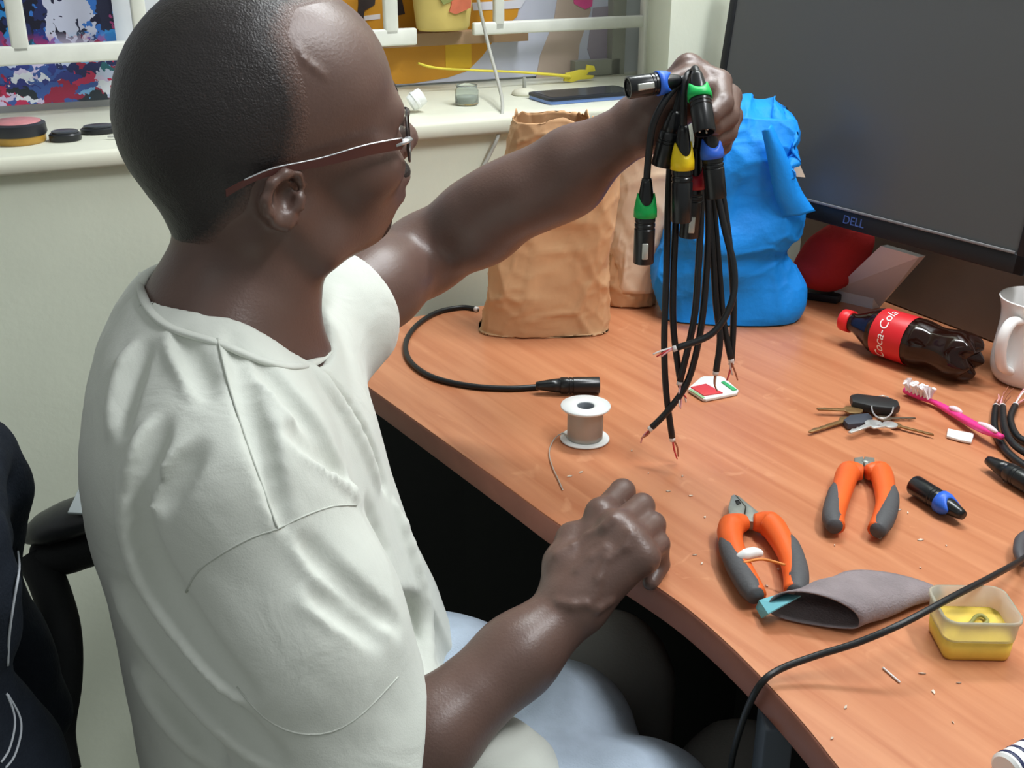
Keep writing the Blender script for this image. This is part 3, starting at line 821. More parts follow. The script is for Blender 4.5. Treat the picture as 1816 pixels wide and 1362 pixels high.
# ------------------------------------------------------------------ jeans
jeans = SDF()
K_R = PZ(1135, 1345, 0.635) + np.array([0, 0, -0.078]); K_L = PZ(985, 1200, 0.64) + np.array([0.0, 0, -0.078])
H_R = np.array([-0.19, TY - 0.085, 0.555]); H_L = np.array([-0.17, TY + 0.085, 0.555])
for H_, K_ in ((H_R, K_R), (H_L, K_L)):
    jeans.chain([H_, H_ + (K_ - H_) * 0.5, K_], [0.098, 0.088, 0.074], 0.03)
    a_ = np.array([K_[0] + 0.02, K_[1] + 0.02, 0.08]); jeans.chain([K_, (K_ + a_) / 2 + np.array([-0.01, 0, 0]), a_], [0.072, 0.062, 0.058], 0.03)
jeans.add(cone(H_R + np.array([-0.02, 0, 0]), H_L + np.array([-0.02, 0, 0]), 0.10, 0.10), 0.04)
jeans.post.append(lambda p, d: d - 0.003 * dnoise(p, 38, 2.0) - 0.001 * dnoise(p, 90, 7.0))
V, Q = jeans.mesh(0.006, lo=np.array([-0.35, 0.6, 0.05]), hi=np.array([0.4, 1.2, 0.75]))
M_jean = mat('light_blue_denim', (172, 186, 202), 0.85, 0.15, var=0.10, vscale=30, bump=0.4, bscale=520)
jn = tag(mesh_obj('jeans', V, Q, M_jean, man), 'light blue jeans')
for K_ in (K_R, K_L):
    s = SDF(); a_ = np.array([K_[0] + 0.02, K_[1] + 0.02, 0.04])
    s.chain([a_, a_ + np.array([0.09, 0.03, -0.005]), a_ + np.array([0.17, 0.05, -0.012])], [0.042, 0.040, 0.030], 0.03)
    s.cut(half((a_[0], a_[1], 0.001), (0, 0, -1), (a_[0], a_[1], -0.2), 0.5), 0.004)
    V, Q = s.mesh(0.006); mesh_obj('shoe', V, Q, mat('shoe_black', (30, 30, 32), 0.5), man)

# ------------------------------------------------------------------ eyeglasses worn by the man
gls = thing('eyeglasses', 'thin-rimmed glasses with brown temples on the man\'s face', 'glasses', hl(105, 0, -4))
M_rim = mat('rim_dark_metal', (46, 38, 36), 0.3, 0.5, metal=0.4); M_temple = mat('temple_brown', (84, 50, 46), 0.3, 0.5)
M_hinge = mat('hinge_silver', (206, 208, 210), 0.25, 0.5, metal=0.7)
for s in (-1, 1):
    C_ = np.array([109.0, 36 * s, -3 if s < 0 else 13]); tx = unit(np.array([-22.0, 50 * s, 2])); ty = unit(np.array([-0.10, 0, 1.0]))
    rim = [hl(*(C_ + tx * 27 * math.copysign(abs(math.cos(t)) ** 0.8, math.cos(t)) + ty * 19 * math.copysign(abs(math.sin(t)) ** 0.8, math.sin(t)))) for t in np.linspace(0, 2 * math.pi, 37)[:-1]]
    V, Fc = tube(rim, 0.0010, 8, closed=True); mesh_obj('rim', V, Fc, M_rim, gls)
    V = [hl(*C_)] + rim; Fc = [(0, 1 + k, 1 + (k + 1) % 36) for k in range(36)]
    mesh_obj('lens', V, Fc, mat('lens_glass', (245, 245, 245), 0.02, 0.5, trans=1.0, ior=1.02), gls, False)
    e = C_ + tx * 27
    hinge = [e + np.array([1, 0, 5]), e + np.array([-4, 5 * s, 5]), e + np.array([-14, 7 * s, 4])]
    V, Fc = tube([hl(*p) for p in hinge], 0.0032, 8, flat=0.6); mesh_obj('hinge', V, Fc, M_hinge, gls)
    tp = catmull([np.array(p, float) for p in (e + np.array([-8, 7 * s, 4]), (58, 77 * s, 3), (22, 81 * s, -1), (-14, 84 * s, -3), (-34, 85 * s, -8), (-50, 83 * s, -16))], 6)
    hh = np.interp(np.linspace(0, 1, len(tp)), [0, 0.25, 0.5, 0.75, 1], [4.2, 4.0, 2.6, 2.0, 2.6])
    V, Fc = [], []
    for p, h_ in zip(tp, hh):
        for dl, du in ((-0.8, -h_), (0.8, -h_), (0.8, h_), (-0.8, h_)): V.append(hl(p[0], p[1] + dl, p[2] + du))
    for i in range(len(tp) - 1):
        for k in range(4): Fc.append((i * 4 + k, i * 4 + (k + 1) % 4, i * 4 + 4 + (k + 1) % 4, i * 4 + 4 + k))
    Fc += [(0, 1, 2, 3), tuple(len(V) - 4 + k for k in range(4))]
    tpo = mesh_obj('temple', V, Fc, M_temple, gls, 'auto')
    V, Fc = tube([hl(p[0], p[1], p[2] + h_) for p, h_ in zip(tp[:26], hh[:26])], 0.0008, 6); sub('metal_edge', V, Fc, M_hinge, tpo)
V, Fc = tube(catmull([hl(119, -11, 2), hl(123, -4, 6), hl(123, 4, 6), hl(119, 11, 2)], 5), 0.0011, 8); mesh_obj('bridge', V, Fc, M_rim, gls)
for s in (-1, 1):
    V, Fc = lathe([(0, -0.001), (0.003, -0.001), (0.0035, 0), (0.003, 0.001), (0, 0.001)], 12, frame(hl(116, 10 * s, -8), HL)); mesh_obj('nose_pad', V, Fc, mat('nose_pad', (210, 200, 190), 0.4), gls)

# ================================================================== LARGE THINGS ON THE DESK
def crumple(p, amp, sc, seed):
    v = Vector((p[0] * sc + seed, p[1] * sc - seed, p[2] * sc * 0.8))
    a = noise.voronoi(v)[0]; b = noise.voronoi(v * 2.4 + Vector((5.2, 1.3, 2.2)))[0]
    c = noise.noise(v * 0.6)
    a0 = noise.voronoi(v * 0.5 + Vector((1.1, 7.3, 0.4)))[0]
    return amp * (0.9 * (0.5 - a0[0]) + 0.22 * math.exp(-(a[1] - a[0]) * 9) + 0.10 * math.exp(-(b[1] - b[0]) * 9) + 0.5 * c - 0.2)
def sack(levels, Y, depth, n=132, per=10, ex=3.2, amp=0.012, sc=14, seed=0.0, rag=0.0, skew=0.0, close_top=False, fold=None):
    """levels: (v, uL, uR, depth factor) measured on the plane Y; returns a closed-bottom skin"""
    L = []
    for lv in levels:
        v, uL, uR = lv[:3]; df = lv[3] if len(lv) > 3 else 1.0
        a, b = PY(uL, v, Y), PY(uR, v, Y)
        L.append(np.array([(a[0] + b[0]) / 2, Y + skew * (a[2] - DESK), (a[2] + b[2]) / 2, (b[0] - a[0]) / 2, depth * df]))
    L[0][2] = DESK + 0.002
    R = catmull(L, per)
    V, Fc = [], []
    for i, (cx, cy, z, a, b) in enumerate(R):
        fz = i / (len(R) - 1)
        for k in range(n):
            t = 2 * math.pi * k / n; c, s = math.cos(t), math.sin(t)
            x = math.copysign(abs(c) ** (2 / ex), c); y = math.copysign(abs(s) ** (2 / ex), s)
            q = np.array([cx + a * x, cy + b * y, z])
            am = amp * min(1.0, 0.25 + 3 * fz)
            d = crumple(q, am, sc, seed)
            if fold: d += fold(q, t, fz)
            nrm = unit((x / a, y / b, 0.0)); q = q + nrm * d
            if i > 0: q[2] += crumple(q + 0.3, am * 0.35, sc, seed + 3)
            if rag and i == len(R) - 1: q[2] += rag * (noise.noise(Vector((t * 1.6, seed, 0))) + 0.6 * noise.noise(Vector((t * 5, seed, 1))))
            q[2] = max(q[2], DESK + 0.002)
            V.append(q)
    for i in range(len(R) - 1):
        for k in range(n): Fc.append((i * n + k, i * n + (k + 1) % n, (i + 1) * n + (k + 1) % n, (i + 1) * n + k))
    Fc.append(tuple(range(n))[::-1])
    if close_top: Fc.append(tuple((len(R) - 1) * n + k for k in range(n)))
    return V, Fc
def thick(o, t, off=-1.0):
    md = o.modifiers.new('thickness', 'SOLIDIFY'); md.thickness = t; md.offset = off; return o

M_kraft = mat('kraft_paper', (208, 164, 122), 0.75, 0.25, var=0.12, vscale=9, bump=0.35, bscale=40)
M_kraft2 = mat('kraft_paper_pale', (232, 206, 176), 0.75, 0.25, var=0.08, vscale=9, bump=0.35, bscale=40)
V, Fc = sack([(596, 846, 1080), (580, 845, 1082), (545, 850, 1086), (500, 858, 1084), (450, 864, 1076), (390, 874, 1086), (330, 884, 1096), (285, 893, 1096), (240, 904, 1078, 0.9), (205, 915, 1052, 0.8)],
             1.475, 0.045, amp=0.020, sc=17, seed=1.7, rag=0.012, ex=3.6)
pb1 = mesh_obj('paper_bag', V, Fc, M_kraft)
tag(thick(pb1, 0.0012), 'tall crumpled brown paper bag with a torn open top, behind the raised arm', 'paper bag', 'brown paper bags on the desk')
b2 = thing('paper_bag', 'brown paper bag with a pale turned-down top, between the tall paper bag and blue bag', 'paper bag', PZ(1130, 545), 'brown paper bags on the desk')
V, Fc = sack([(548, 1076, 1152), (530, 1072, 1160), (490, 1070, 1166), (430, 1072, 1180), (370, 1076, 1192), (300, 1082, 1204), (262, 1086, 1210)], 1.60, 0.045, amp=0.016, sc=18, seed=5.1, rag=0.01)
thick(mesh_obj('bag_body', V, Fc, M_kraft, b2), 0.0012)
n = 132
Vn = np.array(sack([(500, 1080, 1156), (470, 1076, 1168), (430, 1066, 1184), (370, 1068, 1198), (300, 1074, 1210), (255, 1082, 1214)], 1.60, 0.053, amp=0.016, sc=18, seed=7.7, rag=0.01)[0])
Fn = [(i * n + k, i * n + (k + 1) % n, (i + 1) * n + (k + 1) % n, (i + 1) * n + k) for i in range(5, len(Vn) // n - 1) for k in range(n)]
ids = sorted({i for f in Fn for i in f}); mp_ = {j: i for i, j in enumerate(ids)}
thick(mesh_obj('turned_down_top', Vn[ids], [tuple(mp_[i] for i in f) for f in Fn], M_kraft2, b2), 0.0012)

M_blue = mat('blue_nonwoven', (24, 140, 232), 0.6, 0.3, var=0.10, vscale=12, bump=0.3, bscale=160)
bb = thing('cloth_bag', 'bright blue non-woven shopping bag slumped against the monitor', 'bag', PZ(1290, 552))
def bfold(q, t, fz):
    x = q[0] * 30 + q[2] * 22
    return 0.010 * math.sin(x) * math.sin(math.pi * min(1, fz * 1.1)) + 0.006 * math.sin(q[0] * 24 - q[2] * 52 + 1.0)
V, Fc = sack([(553, 1168, 1410), (535, 1162, 1424), (500, 1160, 1430), (470, 1160, 1424, 1.0), (446, 1164, 1410, 0.9), (425, 1170, 1412, 1.12), (400, 1182, 1418, 1.2), (360, 1210, 1420, 1.1), (310, 1236, 1412), (265, 1262, 1404, 0.8), (235, 1276, 1410, 0.6), (208, 1292, 1404, 0.45)],
             1.525, 0.048, amp=0.022, sc=13, seed=11.3, ex=3.4, fold=bfold, close_top=True)
mesh_obj('bag_body', V, Fc, M_blue, bb)
# turned-over top flap and a loose strap
fl = [PY(1278, 262, 1.478), PY(1288, 212, 1.49), PY(1312, 186, 1.505), PY(1352, 184, 1.508), PY(1388, 186, 1.505), PY(1404, 200, 1.495), PY(1419, 222, 1.482), PY(1412, 262, 1.472), PY(1400, 296, 1.468)]
q = catmull(fl, 6); n2 = len(q); V = []
for i, p in enumerate(q):
    w = 0.045 * math.sin(math.pi * (i + 0.6) / (n2 + 0.2)) ** 0.6 + 0.004
    for j in range(6):
        t = j / 5
        V.append(p + np.array([0.006 * math.sin(i * 0.9 + j), 0.055 * (1 - t) - 0.012 * math.sin(t * 3.1), -w * t - 0.004 * math.sin(i * 0.7)]))
Fc = [(i * 6 + j, i * 6 + j + 1, (i + 1) * 6 + j + 1, (i + 1) * 6 + j) for i in range(n2 - 1) for j in range(5)]
thick(mesh_obj('top_flap', V, Fc, M_blue, bb), 0.0015)
st = catmull([PY(1362, 228, 1.466), PY(1374, 262, 1.463), PY(1386, 300, 1.463), PY(1400, 345, 1.465), PY(1420, 382, 1.468)], 6)
V = []
for i, p in enumerate(st):
    w = 0.006 + 0.016 * i / len(st)
    for j in range(5): V.append(p + np.array([(j - 2) / 2 * w, 0.004 * abs(j - 2), (j - 2) * 0.002]))
Fc = [(i * 5 + j, i * 5 + j + 1, (i + 1) * 5 + j + 1, (i + 1) * 5 + j) for i in range(len(st) - 1) for j in range(4)]
thick(mesh_obj('strap', V, Fc, M_blue, bb), 0.0015)
V, Fc = prism([(0, 0), (0.022, -0.004), (0.012, 0.024), (0.004, 0.016)], 0, 0.001, frame(PY(1398, 312, 1.50), (-0.3, -1, 0.2), (1, 0, 0.1)))
mesh_obj('paper_tag', V, Fc, mat('cream_paper', (226, 204, 176), 0.7), bb, False)

# red cloth pouch under the monitor
c = PY(1484, 452, 1.585); s = SDF()
s.add(ell(c + np.array([0, 0, -0.004]), (0.048, 0.032, 0.045)), 0.01); s.add(ell(c + np.array([0.012, 0, 0.024]), (0.036, 0.03, 0.022)), 0.02); s.add(ell(c + np.array([-0.025, 0, -0.02]), (0.035, 0.03, 0.028)), 0.02)
s.post.append(lambda p, d: np.maximum(d - 0.003 * dnoise(p, 75, 3.0), DESK + 0.0008 - p[:, 2]))
V, Q = s.mesh(0.004)
tag(mesh_obj('cloth_pouch', V, Q, mat('red_cloth', (168, 44, 44), 0.85, 0.2, bump=0.4, bscale=300)), 'dark red soft cloth pouch under the monitor beside the blue bag', 'pouch')

# ------------------------------------------------------------------ monitor
mon = thing('monitor', 'switched-off black computer monitor at the right of the desk', 'monitor', PZ(1520, 520))
mz = 0.885
BL = PZ(1243, 336, mz); BR = PZ(1812, 490, mz)
mu = unit(BR - BL); mN = np.array([mu[1], -mu[0], 0]); mN = mN if mN[1] < 0 else -mN
tilt = math.radians(7.0)
mup = unit(np.array([0, 0, math.cos(tilt)]) - mN * math.sin(tilt)); mnr = np.cross(mu, mup); mnr = mnr if np.dot(mnr, mN) > 0 else -mnr
W_, H_m = np.linalg.norm(BR - BL), 0.335
MM = np.eye(4); MM[:3, 0] = mu; MM[:3, 1] = mup; MM[:3, 2] = mnr; MM[:3, 3] = BL
M_bez = mat('black_plastic_matte', (24, 26, 29), 0.45, 0.4, bump=0.05, bscale=600)
V, Fc = box((W_ / 2, H_m / 2, -0.017), (W_, H_m, 0.026), MM, 0.004)
mesh_obj('housing', V, Fc, M_bez, mon)
bz = 0.013
V, Fc = merge(box((W_ / 2, 0.012, -0.002), (W_, 0.024, 0.006), MM, 0.0015), box((W_ / 2, H_m - bz / 2, -0.002), (W_, bz, 0.006), MM, 0.0015),
              box((bz / 2, H_m / 2, -0.002), (bz, H_m, 0.006), MM, 0.0015), box((W_ - bz / 2, H_m / 2, -0.002), (bz, H_m, 0.006), MM, 0.0015))
fb_ = mesh_obj('bezel', V, Fc, M_bez, mon)
V, Fc = box((W_ / 2, H_m / 2 + 0.005, -0.0035), (W_ - 2 * bz + 0.001, H_m - bz - 0.022, 0.004), MM)
mesh_obj('screen', V, Fc, mat('screen_panel', (80, 82, 83), 0.32, 0.5), mon, False)
V, Fc = box((W_ / 2, 0.0250, 0.0012), (W_ - 0.03, 0.0035, 0.002), MM, 0.0006)
mesh_obj('trim_strip', V, Fc, mat('grey_trim', (120, 120, 122), 0.4, 0.5), mon)
tV, tF = text_mesh('DELL', 0.016, 0.0004)
t0 = np.dot(PP(1511, 411, BL, mnr) - BL, mu)
mesh_obj('logo', xf(MM, tV + np.array([t0, 0.0115, 0.0013])), tF, mat('logo_blue_grey', (70, 92, 150), 0.4), mon, False)
# stand: dark foot and silver sloping neck
fa, fb2 = PZ(1478, 532), PZ(1547, 548)
ba, bb_ = PP(1562, 436, BL - mnr * 0.030, mnr), PP(1630, 456, BL - mnr * 0.030, mnr)
lift = np.array([0, 0, 0.016]); inw = unit(np.cross(fb2 - fa, ba - fa)) * 0.008
V = [fa, fb2, fb2 + lift, fa + lift, ba, bb_, bb_ + np.array([0, 0, 0.008]), ba + np.array([0, 0, 0.008])]
back = -RN * 0.012
Vb = [fa + back, fb2 + back, bb_ + back, ba + back]
V = [fa, fb2, fb2 + lift, fa + lift, bb_, ba, fa + back * 1.2, fb2 + back * 1.2, bb_ + back, ba + back]
Fc = [(0, 1, 2, 3), (3, 2, 4, 5), (5, 4, 8, 9), (9, 8, 7, 6), (6, 7, 1, 0), (1, 7, 8, 4, 2), (0, 3, 5, 9, 6)]
mesh_obj('stand_neck', V, Fc, mat('silver_metal_paint', (206, 206, 208), 0.35, 0.5, metal=0.2), mon, False)
g = [PZ(1405, 528), PZ(1484, 540), PZ(1520, 516), PZ(1478, 504), PZ(1425, 505)]
V, Fc = prism([tuple(p[:2]) for p in g], DESK + 0.0003, DESK + 0.012, None, 0.002)
mesh_obj('stand_foot', V, Fc, M_bez, mon, 'auto')

# ------------------------------------------------------------------ cola bottle lying on its side
ca, cb = PZ(1494, 566, DESK + 0.0324), PZ(1734, 641, DESK + 0.0324)
bx_ = cb - ca; bL = np.linalg.norm(bx_); BM = frame(ca, bx_, (0, 0, 1))
bot = thing('bottle', 'small plastic cola bottle with red cap and label lying on the desk', 'bottle', PZ(1610, 650))
prof = [(0.072, 0.0125), (0.10, 0.0125), (0.13, 0.0145), (0.20, 0.0215), (0.26, 0.0275), (0.31, 0.0302), (0.55, 0.0305), (0.59, 0.0312), (0.64, 0.0302), (0.71, 0.0278), (0.78, 0.0290), (0.85, 0.0312), (0.91, 0.0310), (0.955, 0.0285), (0.985, 0.0235), (1.0, 0.017)]
pf = catmull([np.array([t, r, 0]) for t, r in prof], 3)
def bottle_skin(pf, inset=0.0, seg=60, t0=0.0):
    V, Fc = [], []
    for t, r, _ in pf:
        for k in range(seg):
            a = 2 * math.pi * k / seg
            w = max(0, (t - 0.84) / 0.16) ** 1.3
            rr = (r - inset) * (1 - 0.12 * w * (0.5 + 0.5 * math.cos(5 * a)))
            g = max(0, 1 - abs(t - 0.74) / 0.10); rr *= 1 + 0.022 * g * math.cos(10 * a)
            zz = t * bL - 0.007 * w * (0.5 + 0.5 * math.cos(5 * a))
            V.append((rr * math.cos(a), rr * math.sin(a), zz - inset * (t > 0.9)))
    m = len(pf)
    for i in range(m - 1):
        for k in range(seg): Fc.append((i * seg + k, i * seg + (k + 1) % seg, (i + 1) * seg + (k + 1) % seg, (i + 1) * seg + k))
    V.append((0, 0, pf[-1][0] * bL - 0.016)); j = len(V) - 1
    for k in range(seg): Fc.append(((m - 1) * seg + k, (m - 1) * seg + (k + 1) % seg, j))
    V.append((0, 0, pf[0][0] * bL)); j = len(V) - 1
    for k in range(seg): Fc.append((j, (k + 1) % seg, k))
    return xf(BM, V), Fc
V, Fc = bottle_skin(pf)
mesh_obj('bottle_body', V, Fc, mat('cola_in_pet', (40, 18, 12), 0.10, 0.65, trans=0.35, ior=1.4, var=0.1, vscale=15), bot)
V, Fc = lathe([(0, 0), (0.0120, 0), (0.0142, 0.0015), (0.0146, 0.004), (0.0146, 0.0150), (0.0130, 0.0155), (0, 0.0155)], 40, BM)
cp_ = mesh_obj('cap', V, Fc, mat('cap_red', (226, 40, 44), 0.35, 0.5), bot)
V, Fc = lathe([(0.0310, bL * 0.315), (0.0313, bL * 0.32), (0.0315, bL * 0.545), (0.0311, bL * 0.55)], 60, BM)
lab = mesh_obj('label', V, Fc, mat('label_red', (206, 36, 44), 0.4, 0.45), bot)
def on_bottle(tV, ang0, z0, r):
    V = []
    for x, y, z in tV:
        a = ang0 - x / r; V.append((r * math.cos(a) , r * math.sin(a), z0 - y))
    return xf(BM, V)
cang = None
cdir = CAM - (ca + cb) / 2
loc = np.array([np.dot(cdir, BM[:3, 0]), np.dot(cdir, BM[:3, 1])]); cang = math.atan2(loc[1], loc[0])
M_let = mat('label_white', (240, 236, 234), 0.4)
def lettering(body, size, ang, z, shear=0.25, flip=1):
    tV, tF = text_mesh(body, size, 0.0); tV = tV.copy()
    # subdivide by nothing: letters are small against the curve
    tV[:, 0] += shear * tV[:, 1]
    return on_bottle(tV * np.array([flip, 1, 1]), ang, z, 0.0319), tF
V, Fc = lettering('Coca-Cola', 0.0175, cang + 0.05, bL * 0.40)
sub('lettering', V, Fc, M_let, lab, False)

# ------------------------------------------------------------------ mug
mc = PZ(1818, 674); MGM = frame(mc, (0, 0, 1), (1, 0, 0))
mug = thing('mug', 'white flared ceramic mug beside the bottle at the right edge', 'mug', mc)
M_cer = mat('white_ceramic', (232, 230, 228), 0.18, 0.5)
pr = [(0, 0.0005), (0.030, 0.0005), (0.037, 0.004), (0.0425, 0.014), (0.0440, 0.030), (0.0425, 0.052), (0.0408, 0.075), (0.0420, 0.092), (0.0458, 0.1045), (0.0462, 0.1062), (0.0445, 0.1060), (0.0402, 0.092), (0.0385, 0.072), (0.040, 0.04), (0.036, 0.012), (0, 0.008)]
V, Fc = lathe([tuple(q[:2]) for q in catmull([np.array([a, b, 0]) for a, b in pr], 3)[:-1]] + [(0, 0.008)], 56, MGM)
mesh_obj('mug_body', V, Fc, M_cer, mug)
hd_ = unit(np.array([-0.80, -0.60, 0]))
hp = catmull([mc + hd_ * 0.040 + np.array([0, 0, 0.086]), mc + hd_ * 0.058 + np.array([0, 0, 0.088]), mc + hd_ * 0.070 + np.array([0, 0, 0.074]), mc + hd_ * 0.070 + np.array([0, 0, 0.052]), mc + hd_ * 0.060 + np.array([0, 0, 0.032]), mc + hd_ * 0.041 + np.array([0, 0, 0.022])], 6)
V, Fc = tube(hp, 0.0072, 14, flat=0.72)
mesh_obj('handle', V, Fc, M_cer, mug)

# ------------------------------------------------------------------ solder spool
sc_ = PZ(1037, 779); SM = frame(sc_, (0, 0, 1), (1, 0, 0))
sp = thing('solder_spool', 'white plastic spool wound with silver solder wire', 'spool', sc_)
M_pl = mat('white_plastic', (236, 238, 236), 0.35, 0.45)
V, Fc = merge(lathe([(0.0095, 0.0005), (0.0265, 0.0005), (0.0272, 0.0015), (0.0265, 0.0026), (0.0095, 0.0026), (0.0095, 0.0005)], 48, SM), )
mesh_obj('flange', V, Fc, M_pl, sp)
V, Fc = lathe([(0.0095, 0.0390), (0.0265, 0.0385), (0.0274, 0.0400), (0.0268, 0.0414), (0.0105, 0.0412), (0.0095, 0.0405), (0.0095, 0.0390)], 48, SM)
mesh_obj('flange', V, Fc, M_pl, sp)
V, Fc = lathe([(0.0094, 0.0012), (0.0104, 0.0012), (0.0104, 0.0400), (0.0094, 0.0404), (0.0088, 0.0400), (0.0088, 0.0012), (0.0094, 0.0012)], 32, SM)
mesh_obj('core', V, Fc, mat('core_grey', (120, 126, 132), 0.5), sp)
wp = [(0.0100, 0.0027)]
z = 0.0030
while z < 0.0386: wp += [(0.0188, z), (0.0195, z + 0.0006)]; z += 0.0012
wp += [(0.0100, 0.0386)]
V, Fc = lathe(wp, 64, SM)
mesh_obj('wound_wire', V, Fc, mat('solder_silver', (188, 184, 176), 0.32, 0.6, metal=0.4), sp)
stp = catmull([sc_ + np.array([-0.018, -0.006, 0.004]), PZ(998, 768, DESK + 0.004), PZ(982, 780, DESK + 0.003), PZ(974, 802, DESK + 0.002), PZ(980, 828, DESK + 0.002), PZ(990, 850, DESK + 0.0015), PZ(998, 869, DESK + 0.001)], 6)
V, Fc = tube(stp, 0.0007, 6)
mesh_obj('loose_wire_end', V, Fc, mat('solder_silver', (196, 190, 180)), sp)

# ================================================================== CONNECTORS AND CABLES
M_cable = mat('black_rubber_cable', (26, 28, 30), 0.42, 0.5, bump=0.1, bscale=300)
M_shell = mat('black_connector_metal', (22, 24, 26), 0.28, 0.6)
M_face = mat('connector_insert', (8, 8, 9), 0.6, 0.3)
M_pin = mat('pin_metal', (210, 205, 195), 0.25, 0.6, metal=0.8)
M_wire = {'red': mat('wire_red', (200, 60, 62), 0.5), 'pink': mat('wire_pink', (226, 160, 164), 0.5), 'white': mat('wire_white', (226, 222, 220), 0.5), 'copper': mat('wire_copper', (176, 112, 84), 0.4, metal=0.5)}
RINGS = {'green': (20, 176, 84), 'yellow': (246, 214, 30), 'blue': (50, 104, 214), 'red': (180, 40, 56)}
def xlr(root, a, b, r=0.0105, ring=None, male=True, up=(0, -1, 0), latch=False, names=('connector_shell', 'strain_relief', 'colour_ring')):
    """cable connector from the cable side a to the open end b"""
    a, b = np.array(a, float), np.array(b, float); L = np.linalg.norm(b - a); M = frame(a, b - a, up)
    rs = 0.30 * L
    V, Fc = lathe([(0, 0), (0.42 * r, 0), (0.52 * r, 0.06 * L), (0.72 * r, 0.24 * L), (0.86 * r, 0.40 * L), (0, 0.40 * L)], 24, M)
    mesh_obj(names[1], V, Fc, M_shell, root)
    s0 = 0.40 * L
    V, Fc = lathe([(0.8 * r, s0 - 0.002), (r * 0.94, s0), (r * 0.94, s0 + 0.10 * L), (r * 0.88, s0 + 0.108 * L), (r * 0.88, s0 + 0.122 * L), (r * 0.94, s0 + 0.13 * L), (r * 0.94, s0 + 0.16 * L), (r * 0.88, s0 + 0.168 * L), (r * 0.88, s0 + 0.18 * L), (r * 0.95, s0 + 0.19 * L),
                   (r * 0.95, L - 0.0008), (r * 0.91, L), (r * 0.80, L), (r * 0.79, L - (0.010 if male else 0.0015)), (0, L - (0.010 if male else 0.0015))], 32, M)
    sh_ = mesh_obj(names[0], V, Fc, M_shell, root, 'auto')
    V, Fc = lathe([(r * 0.78, L - (0.0098 if male else 0.0012)), (0, L - (0.0096 if male else 0.0010))], 24, M)
    sub('insert', V, Fc, M_face, sh_)
    for k in range(3):
        an = math.radians(90 + 120 * k); c = (0.42 * r * math.cos(an), 0.42 * r * math.sin(an))
        if male: V, Fc = lathe([(0.0011, L - 0.0098), (0.0011, L - 0.0018), (0.0006, L - 0.001), (0, L - 0.001)], 10, M)
        else: V, Fc = lathe([(0.0013, L - 0.0012), (0.0013, L - 0.0007), (0, L - 0.0007)], 10, M)
        V = V + M[:3, 0] * c[0] + M[:3, 1] * c[1]
        sub('pin' if male else 'socket', V, Fc, M_pin if male else mat('socket_dark', (40, 38, 36), 0.4), sh_)
    if ring:
        V, Fc, n = [], [], 40
        for z, rr in ((0.17 * L, 0.78 * r), (0.24 * L, 0.90 * r), (0.36 * L, 1.04 * r), (0.445 * L, 1.06 * r), (0.448 * L, 0.93 * r)):
            for k in range(n):
                t = 2 * math.pi * k / n
                zz = z
                if z < 0.2 * L: zz = z + 0.13 * L * (0.5 + 0.5 * math.cos(2 * t)) ** 0.8
                elif z < 0.3 * L: zz = z + 0.085 * L * (0.5 + 0.5 * math.cos(2 * t)) ** 0.8
                V.append((rr * math.cos(t), rr * math.sin(t), zz))
        for i in range(4):
            for k in range(n): Fc.append((i * n + k, i * n + (k + 1) % n, (i + 1) * n + (k + 1) % n, (i + 1) * n + k))
        o = mesh_obj(names[2], xf(M, V), Fc, mat('ring_' + ring, RINGS[ring], 0.4, 0.45), root)
        md = o.modifiers.new('t', 'SOLIDIFY'); md.thickness = 0.0012; md.offset = -1
    if latch:
        V, Fc = box((r * 0.93, 0, L - 0.014), (0.0028, 0.006, 0.016), M, 0.001)
        sub('latch', V, Fc, mat('latch_silver', (196, 198, 190), 0.3, metal=0.5), sh_)
    return a
def wires(root, tip, d, cols, L=0.016, seed=0):
    rnd = random.Random(seed); d = unit(d)
    for i, c in enumerate(cols):
        e = tip + d * L * rnd.uniform(0.7, 1.2) + np.array([rnd.uniform(-1, 1), rnd.uniform(-1, 1), rnd.uniform(-1, 1)]) * L * 0.28
        o = np.array([rnd.uniform(-1, 1), rnd.uniform(-1, 1), rnd.uniform(-1, 1)]) * 0.0012
        m = (tip + e) / 2 + np.array([rnd.uniform(-1, 1), 0, rnd.uniform(-1, 1)]) * 0.002
        V, Fc = tube(catmull([tip - d * 0.003 + o, m + o * 0.5, e], 4), [0.0011, 0.0010, 0.0007], 6)
        mesh_obj('wire', V, Fc, M_wire[c], root)
CR = 0.0034
Y0 = 1.060
G = PY(1214, 150, Y0)
def py(l): return [PY(u, v, Y0 + dy) for u, v, dy in l]
